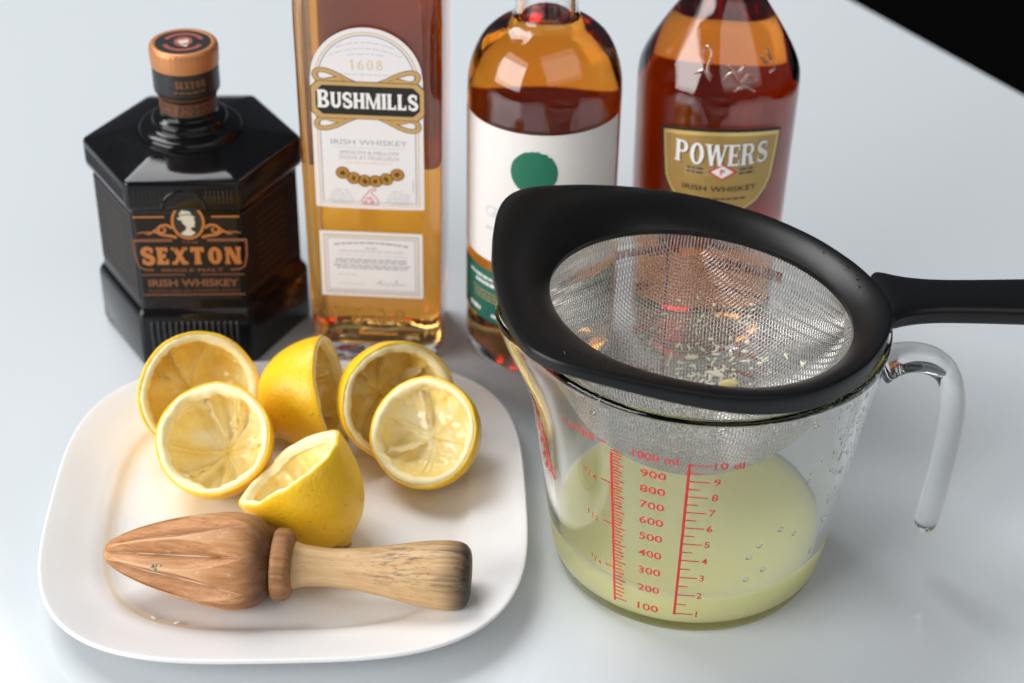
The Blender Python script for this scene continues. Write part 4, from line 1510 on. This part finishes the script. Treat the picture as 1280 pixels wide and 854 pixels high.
# the cup scale on the far side, seen through the jug
SK = Cone(jr, .068, R(180))
ribbon('far_scale', SK, [(ang(8), .02), (ang(8), .112)], .0012, OJ, M_JUGRED, jug)
for k in range(13):
    z = .024 + k * .0072
    ribbon('far_scale', SK, [(ang(8), z), (ang(8 + (7 if k % 2 == 0 else 4)), z)], .0008, OJ, M_JUGRED, jug)
for k in range(4):
    dashes('far_print', SK, ang(15), ang(21), .031 + k * .0216, OJ, M_JUGRED, jug, .0040, 200 + k)
dashes('far_print', SK, ang(4), ang(28), .1130, OJ, M_JUGRED, jug, .0040, 210)
dashes('far_print', SK, ang(-34), ang(-6), .1060, OJ, M_JUGRED, jug, .0052, 211)
for k in range(5):
    dashes('far_print', SK, ang(-30), ang(-10), .094 - k * .010, OJ, M_JUGRED, jug, .0022, 212 + k)
# red mark beside the spout, at the jug's left edge
SL = Cone(jr, .068, R(-70))
for j, (a, z) in enumerate(((-4, .092), (-3, .086), (-1, .080), (0, .074), (2, .068), (3, .063))):
    ribbon('spout_mark', SL, [(ang(a - 4), z - .0015), (ang(a - 1.5), z + .0030), (ang(a), z - .0010), (ang(a + 1.5), z + .0028), (ang(a + 4), z - .0018)], .0022, OJ + .00002 * j, M_JUGRED, jug)
# drops clinging to the wall
dv, df = [], []
rd = random.Random(11)
def add_drop(c, nrm, s, fl_=.5, sink=.0002):
    nrm = Vector(nrm).normalized()
    q = nrm.to_track_quat('Z', 'Y').to_matrix()
    v, f = loft([circ(s * math.sin(math.pi / 2 * (j + .6) / 5.6), s * fl_ * math.cos(math.pi / 2 * (j + .6) / 5.6), 10) for j in range(5, -1, -1)])
    b = len(dv)
    for p in v:
        w_ = q @ Vector(p) + Vector(c) - nrm * sink
        dv.append(tuple(w_))
    df.extend(tuple(i + b for i in g) for g in f)


for k in range(150):
    a = R(rd.triangular(-60, 25, -22))          # inside wall, right front
    z = rd.triangular(.055, .118, .092)
    rr = jr(z) - TW
    s = rd.uniform(.0004, .0011) * (1.5 if rd.random() < .12 else 1)
    add_drop((rr * math.cos(a), rr * math.sin(a), z), (-math.cos(a), -math.sin(a), .1), s, .45)
for k in range(34):
    a = R(rd.uniform(-140, -20))
    z = rd.uniform(.112, .123)
    rr = jr(z) - TW
    add_drop((rr * math.cos(a), rr * math.sin(a), z), (-math.cos(a), -math.sin(a), .1), rd.uniform(.0005, .0013), .45)
for k in range(8):
    a = R(rd.uniform(-75, -35))
    z = rd.uniform(.030, .06)
    rr = jr(z) - TW
    add_drop((rr * math.cos(a), rr * math.sin(a), z), (-math.cos(a), -math.sin(a), .1), rd.uniform(.0009, .0017), .45)
mesh('water_drops', dv, df, M_DROP, jug, kind='stuff')

# juice: overlaps the inner skin of the jug by 0.15 mm, with a meniscus
JZ = .0248
jp = [(.0002, .00385), (.030, .00385), (.048, .00425), (.05365, .00588), (.05635, .00915), (jr(.013) - TW + .00015, .013), (jr(.02) - TW + .00015, .02), (jr(JZ + .0009) - TW + .00015, JZ + .0009), (jr(JZ) - TW - .0004, JZ + .0004), (jr(JZ) - TW - .0015, JZ), (.03, JZ), (.0002, JZ)]
v, f = loft([circ(r_, z, 128) for r_, z in jp])
jc = mesh('lemon_juice', v, f, M_JUICE)
jc.location = (JC[0], JC[1], 0.0003)
jc['label'], jc['category'] = 'shallow cloudy pale yellow lemon juice inside the measuring jug', 'juice'

# ------------------------------------------------------------------ sieve
tau, sig_ = R(5.26), R(-2.2)
su = Vector((math.cos(tau), 0, -math.sin(tau)))
sv = Vector((0, math.cos(sig_), math.sin(sig_)))
sv = (sv - su * su.dot(sv)).normalized()
sn = su.cross(sv)
sieve = thing('sieve', 'fine steel mesh sieve with black plastic rim and handle resting on the jug', 'sieve')
Ms = Matrix.Identity(4)
Ms.col[0][:3], Ms.col[1][:3], Ms.col[2][:3], Ms.col[3][:3] = su, sv, sn, (.0779, -.1673, .1332)
sieve.matrix_world = Ms
RI = .0632
LIPA = 184.0


def lipf(a):
    """0 round the bowl, 1 over the pouring lip; a in degrees."""
    d = abs((a - LIPA + 180) % 360 - 180)
    return 1 - smoothstep(38, 118, d)


def outer_r(a):
    d = abs((a - LIPA + 180) % 360 - 180)
    base = lerp_tab(d, [0, 10, 20, 30, 37, 41, 46, 55, 65, 78, 90, 104, 130, 150, 180], [.0880, .0885, .0912, .0958, .0992, .0996, .0980, .0922, .0876, .0840, .0825, .0806, .0772, .0762, .0780])
    return base


ORT = [outer_r(k * 2) for k in range(180)]
for _ in range(3):
    ORT = [(ORT[k - 1] + 2 * ORT[k] + ORT[(k + 1) % 180]) / 4 for k in range(180)]
rings = []
for k in range(180):
    a = k * 2
    ro, lf = ORT[k], lipf(a)
    cz = .0080 + .0052 * lf
    bz = cz - .0092 + .0040 * lf
    D_ = ro - RI
    fr = [(0, .03), (.03, .10), (.10, .23), (.22, .42), (.38, .63), (.55, .80), (.72, .925), (.86, .985), (.945, 1.0)]
    sec = [(RI + q * D_, h_ * cz) for q, h_ in fr]
    sec += [(ro - .0003, cz - .0002), (ro, cz - .0006), (ro + .0001, (cz + bz) / 2), (ro - .0001, bz + .0005), (ro - .0006, bz), (ro - .0024, bz - .0001)]
    sec += [(RI + .55 * D_, bz * .55 - .0008), (RI + .25 * D_, bz * .2 - .0014), (RI + .0018, -.0024), (RI + .0002, -.0022)]
    ca, sa = math.cos(R(a)), math.sin(R(a))
    rings.append([(r_ * ca, r_ * sa, z) for r_, z in sec])
v, f = loft(rings, closed=True)
rim_o = sharp(mesh('rim', v, f, M_PLASTIC, sieve), 38)
# handle
hs = [(.0735, .0150, .0030, .0030), (.0765, .0200, .0032, .0040), (.0800, .0192, .0032, .0048), (.0850, .0166, .0031, .0051), (.0920, .0144, .0031, .0052), (.102, .0130, .0031, .0053), (.118, .0130, .0032, .0054), (.140, .0139, .0034, .0055), (.165, .0150, .0036, .0056), (.184, .0148, .0038, .0054), (.194, .0110, .0038, .0046), (.198, .0040, .0038, .0022)]
hs = smooth_profile(hs, 4)
rings = []
for x, hw, zc, ht in hs:
    ring = []
    for k in range(40):
        b = 2 * math.pi * k / 40
        cb, sb_ = math.cos(b), math.sin(b)
        y = hw * math.copysign(abs(cb) ** .5, cb)
        z = zc + ht * math.copysign(abs(sb_) ** .6, sb_)
        ring.append((x, .0155 + .16 * (x - .095) + y, z))
    rings.append(ring)
v, f = loft(rings)
mesh('handle', v, f, M_PLASTIC, sieve)
# woven steel bowl: every wire goes over and under
BR = .0637
pitch, wr, amp = .00150, .00027, .00026
NW = int(BR / pitch * math.pi / 2)
DEPTH = 1.12


def wire_family(axis):
    V, F = [], []
    base = 0
    for i in range(-NW + 1, NW):
        al = i * pitch / BR
        x = BR * math.sin(al)
        if abs(x) > BR * .985:
            continue
        ymax = math.sqrt(BR * BR - x * x)
        # dense parameter: polar angle of the wire's own arc plus the crossings
        pts = []
        bm = math.asin(min(1, ymax / BR))
        js = [j for j in range(-NW, NW + 1) if abs(BR * math.sin(j * pitch / BR)) < ymax * .9995 and abs(j * pitch / BR) < math.pi / 2]
        ys = [(BR * math.sin(j * pitch / BR), 1 if (i + j) % 2 == 0 else -1) for j in js]
        for y, s in ys:
            z = -math.sqrt(max(0, BR * BR - x * x - y * y))
            pts.append((x, y, z, s))
        if len(pts) < 3:
            continue
        # smooth run up to the rim
        for end in (0, -1):
            y, z = pts[end][1], pts[end][2]
            sg = -1 if end == 0 else 1
            a0 = math.atan2(-z, abs(y))
            st = max(1, int(a0 * ymax / .0012))
            extra = []
            for k in range(1, st + 1):
                aa = a0 * (1 - k / st)
                extra.append((x, sg * ymax * math.cos(aa), -ymax * math.sin(aa), 0))
            pts = extra[::-1] + pts if end == 0 else pts + extra
        P = np.array([(p[0], p[1], p[2]) for p in pts])
        sgn = np.array([p[3] for p in pts], float)
        N = P / np.linalg.norm(P, axis=1)[:, None]
        if axis == 1:
            sgn = -sgn
        P = P + N * (amp * sgn)[:, None]
        P[:, 2] *= DEPTH
        T = np.gradient(P, axis=0)
        T /= np.linalg.norm(T, axis=1)[:, None] + 1e-12
        Bn = np.cross(T, N)
        Bn /= np.linalg.norm(Bn, axis=1)[:, None] + 1e-12
        n = len(P)
        ring = np.stack([P + wr * N, P + wr * Bn, P - wr * N, P - wr * Bn], 1).reshape(-1, 3)
        if axis == 1:
            ring = ring[:, [1, 0, 2]]
        V.append(ring)
        idx = (np.arange(n - 1) * 4)[:, None] + np.arange(4)[None, :]
        nxt = (np.arange(n - 1) * 4)[:, None] + (np.arange(4) + 1)[None, :] % 4
        F.append(np.stack([idx, nxt, nxt + 4, idx + 4], -1).reshape(-1, 4) + base)
        base += n * 4
    return np.concatenate(V), np.concatenate(F)


V1, F1 = wire_family(0)
V2, F2_ = wire_family(1)
VV = np.concatenate([V1, V2])
FF = np.concatenate([F1, F2_ + len(V1)])
me = bpy.data.meshes.new('mesh_bowl')
me.vertices.add(len(VV))
me.vertices.foreach_set('co', VV.astype(np.float32).ravel())
me.loops.add(FF.size)
me.loops.foreach_set('vertex_index', FF.astype(np.int32).ravel())
me.polygons.add(len(FF))
me.polygons.foreach_set('loop_start', np.arange(0, FF.size, 4, dtype=np.int32))
me.polygons.foreach_set('use_smooth', np.ones(len(FF), bool))
me.update(calc_edges=True)
me.validate()
me.materials.append(M_STEEL)
mb = bpy.data.objects.new('mesh_bowl', me)
link(mb, sieve)
mb['kind'] = 'stuff'
mb['label'] = 'woven steel wire bowl'
# drops on the rim
dv, df = [], []
for k in range(16):
    a = R(rd.choice((rd.uniform(20, 75), rd.uniform(-150, -30), rd.uniform(0, 40))))
    ro = ORT[int(math.degrees(a) % 360 / 2)]
    q = rd.uniform(.4, .8)
    z = (.0080 + .0052 * lipf(math.degrees(a) % 360)) * lerp_tab(q, [.38, .55, .72, .86], [.63, .80, .925, .985])
    r_ = RI + q * (ro - RI)
    add_drop((r_ * math.cos(a), r_ * math.sin(a), z), (0, 0, 1), rd.uniform(.0005, .0010), .6, .0001)
mesh('water_drops', dv, df, M_DROP, sieve, kind='stuff')

# pulp caught in the bowl
pv, pf = [], []
rp_ = random.Random(21)
for k in range(520):
    th_, ph_ = rp_.uniform(0, 2 * math.pi), abs(rp_.gauss(0, .34))
    cxl, cyl_ = .012, .026
    x = BR * math.sin(min(ph_, 1.2)) * math.cos(th_) + cxl
    y = BR * math.sin(min(ph_, 1.2)) * math.sin(th_) + cyl_
    if x * x + y * y > (.93 * BR) ** 2:
        continue
    s = rp_.uniform(.0003, .0008) * (1.8 if rp_.random() < .06 else 1)
    z = -math.sqrt(BR * BR - x * x - y * y) * DEPTH
    nrm = Vector((-x, -y, -z)).normalized()
    c = Vector((x, y, z)) + nrm * (.0004 + s * .3)
    el = rp_.uniform(1, 3.6)
    b = len(pv)
    q = nrm.to_track_quat('Z', 'Y').to_matrix() @ Matrix.Rotation(rp_.uniform(0, 6.3), 3, 'Z')
    for j in range(5):
        aa = math.pi * (j + .5) / 5
        for i in range(6):
            bb = 2 * math.pi * i / 6
            p = Vector((s * el * math.sin(aa) * math.cos(bb), s * math.sin(aa) * math.sin(bb), -s * .7 * math.cos(aa))) * rp_.uniform(.75, 1.2)
            pv.append(tuple(Ms @ (c + q @ p)))
    for j in range(4):
        for i in range(6):
            pf.append((b + j * 6 + i, b + j * 6 + (i + 1) % 6, b + (j + 1) * 6 + (i + 1) % 6, b + (j + 1) * 6 + i))
    pf.append(tuple(b + i for i in reversed(range(6))))
    pf.append(tuple(b + 24 + i for i in range(6)))
po = mesh('lemon_pulp', pv, pf, M_PULP, kind='stuff')
po['label'] = 'shreds of pale lemon pulp caught in the sieve mesh'
po['category'] = 'pulp'


def seed_obj(x, y, rot, label):
    z = -math.sqrt(BR * BR - x * x - y * y) * DEPTH
    nrm = Vector((-x, -y, -z)).normalized()
    c = Vector((x, y, z)) + nrm * .0027
    rings = []
    for u in np.linspace(0, 1, 12):
        xx = (u - .5) * .0095
        rr = .0026 * math.sin(math.pi * min(1, max(0, u))) ** .6 * (1 - .35 * u) + .00002
        rings.append([(xx, rr * math.cos(2 * math.pi * i / 14), rr * .85 * math.sin(2 * math.pi * i / 14)) for i in range(14)])
    v, f = loft(rings)
    q = nrm.to_track_quat('Z', 'Y').to_matrix() @ Matrix.Rotation(rot, 3, 'Z')
    o = mesh('lemon_seed', [tuple(q @ Vector(p)) for p in v], f, M_SEED)
    o.matrix_world = Ms @ Matrix.Translation(c)
    o['label'], o['category'] = label, 'seed'
    return o


seed_obj(.0245, .0290, .6, 'single yellow lemon seed lying in the sieve among the pulp')

# shreds of lemon fallen on the plate by the reamer
sv_, sf_ = [], []
rs_ = random.Random(31)
for (x, y) in ((-.166, -.221), (-.160, -.224), (-.157, -.2225), (-.150, -.226), (-.1395, -.2285), (-.020, -.1985), (-.062, -.196), (-.058, -.1945), (-.060, -.1985)):
    s_ = rs_.uniform(.0006, .0014)
    a_ = rs_.uniform(0, 3.1)
    b = len(sv_)
    for j in range(5):
        aa = math.pi * (j + .5) / 5
        for i in range(8):
            bb = 2 * math.pi * i / 8
            px, py, pz = s_ * 2.2 * math.sin(aa) * math.cos(bb), s_ * math.sin(aa) * math.sin(bb), s_ * .5 * math.cos(aa)
            k_ = rs_.uniform(.8, 1.2)
            sv_.append((x + k_ * (px * math.cos(a_) - py * math.sin(a_)), y + k_ * (px * math.sin(a_) + py * math.cos(a_)), .0058 + .4 * s_ + pz + (.0012 if abs(x + .1) > .07 or y < -.223 else 0)))
    for j in range(4):
        for i in range(8):
            sf_.append((b + j * 8 + i, b + (j + 1) * 8 + i, b + (j + 1) * 8 + (i + 1) % 8, b + j * 8 + (i + 1) % 8))
for b in range(0, len(sv_), 40):
    sf_.append(tuple(b + i for i in range(8)))
    sf_.append(tuple(b + 32 + i for i in reversed(range(8))))
sh = mesh('lemon_shreds', sv_, sf_, M_PULP, kind='stuff')
sh['label'] = 'tiny shreds of lemon pulp on the plate beside the reamer'
sh['category'] = 'pulp'
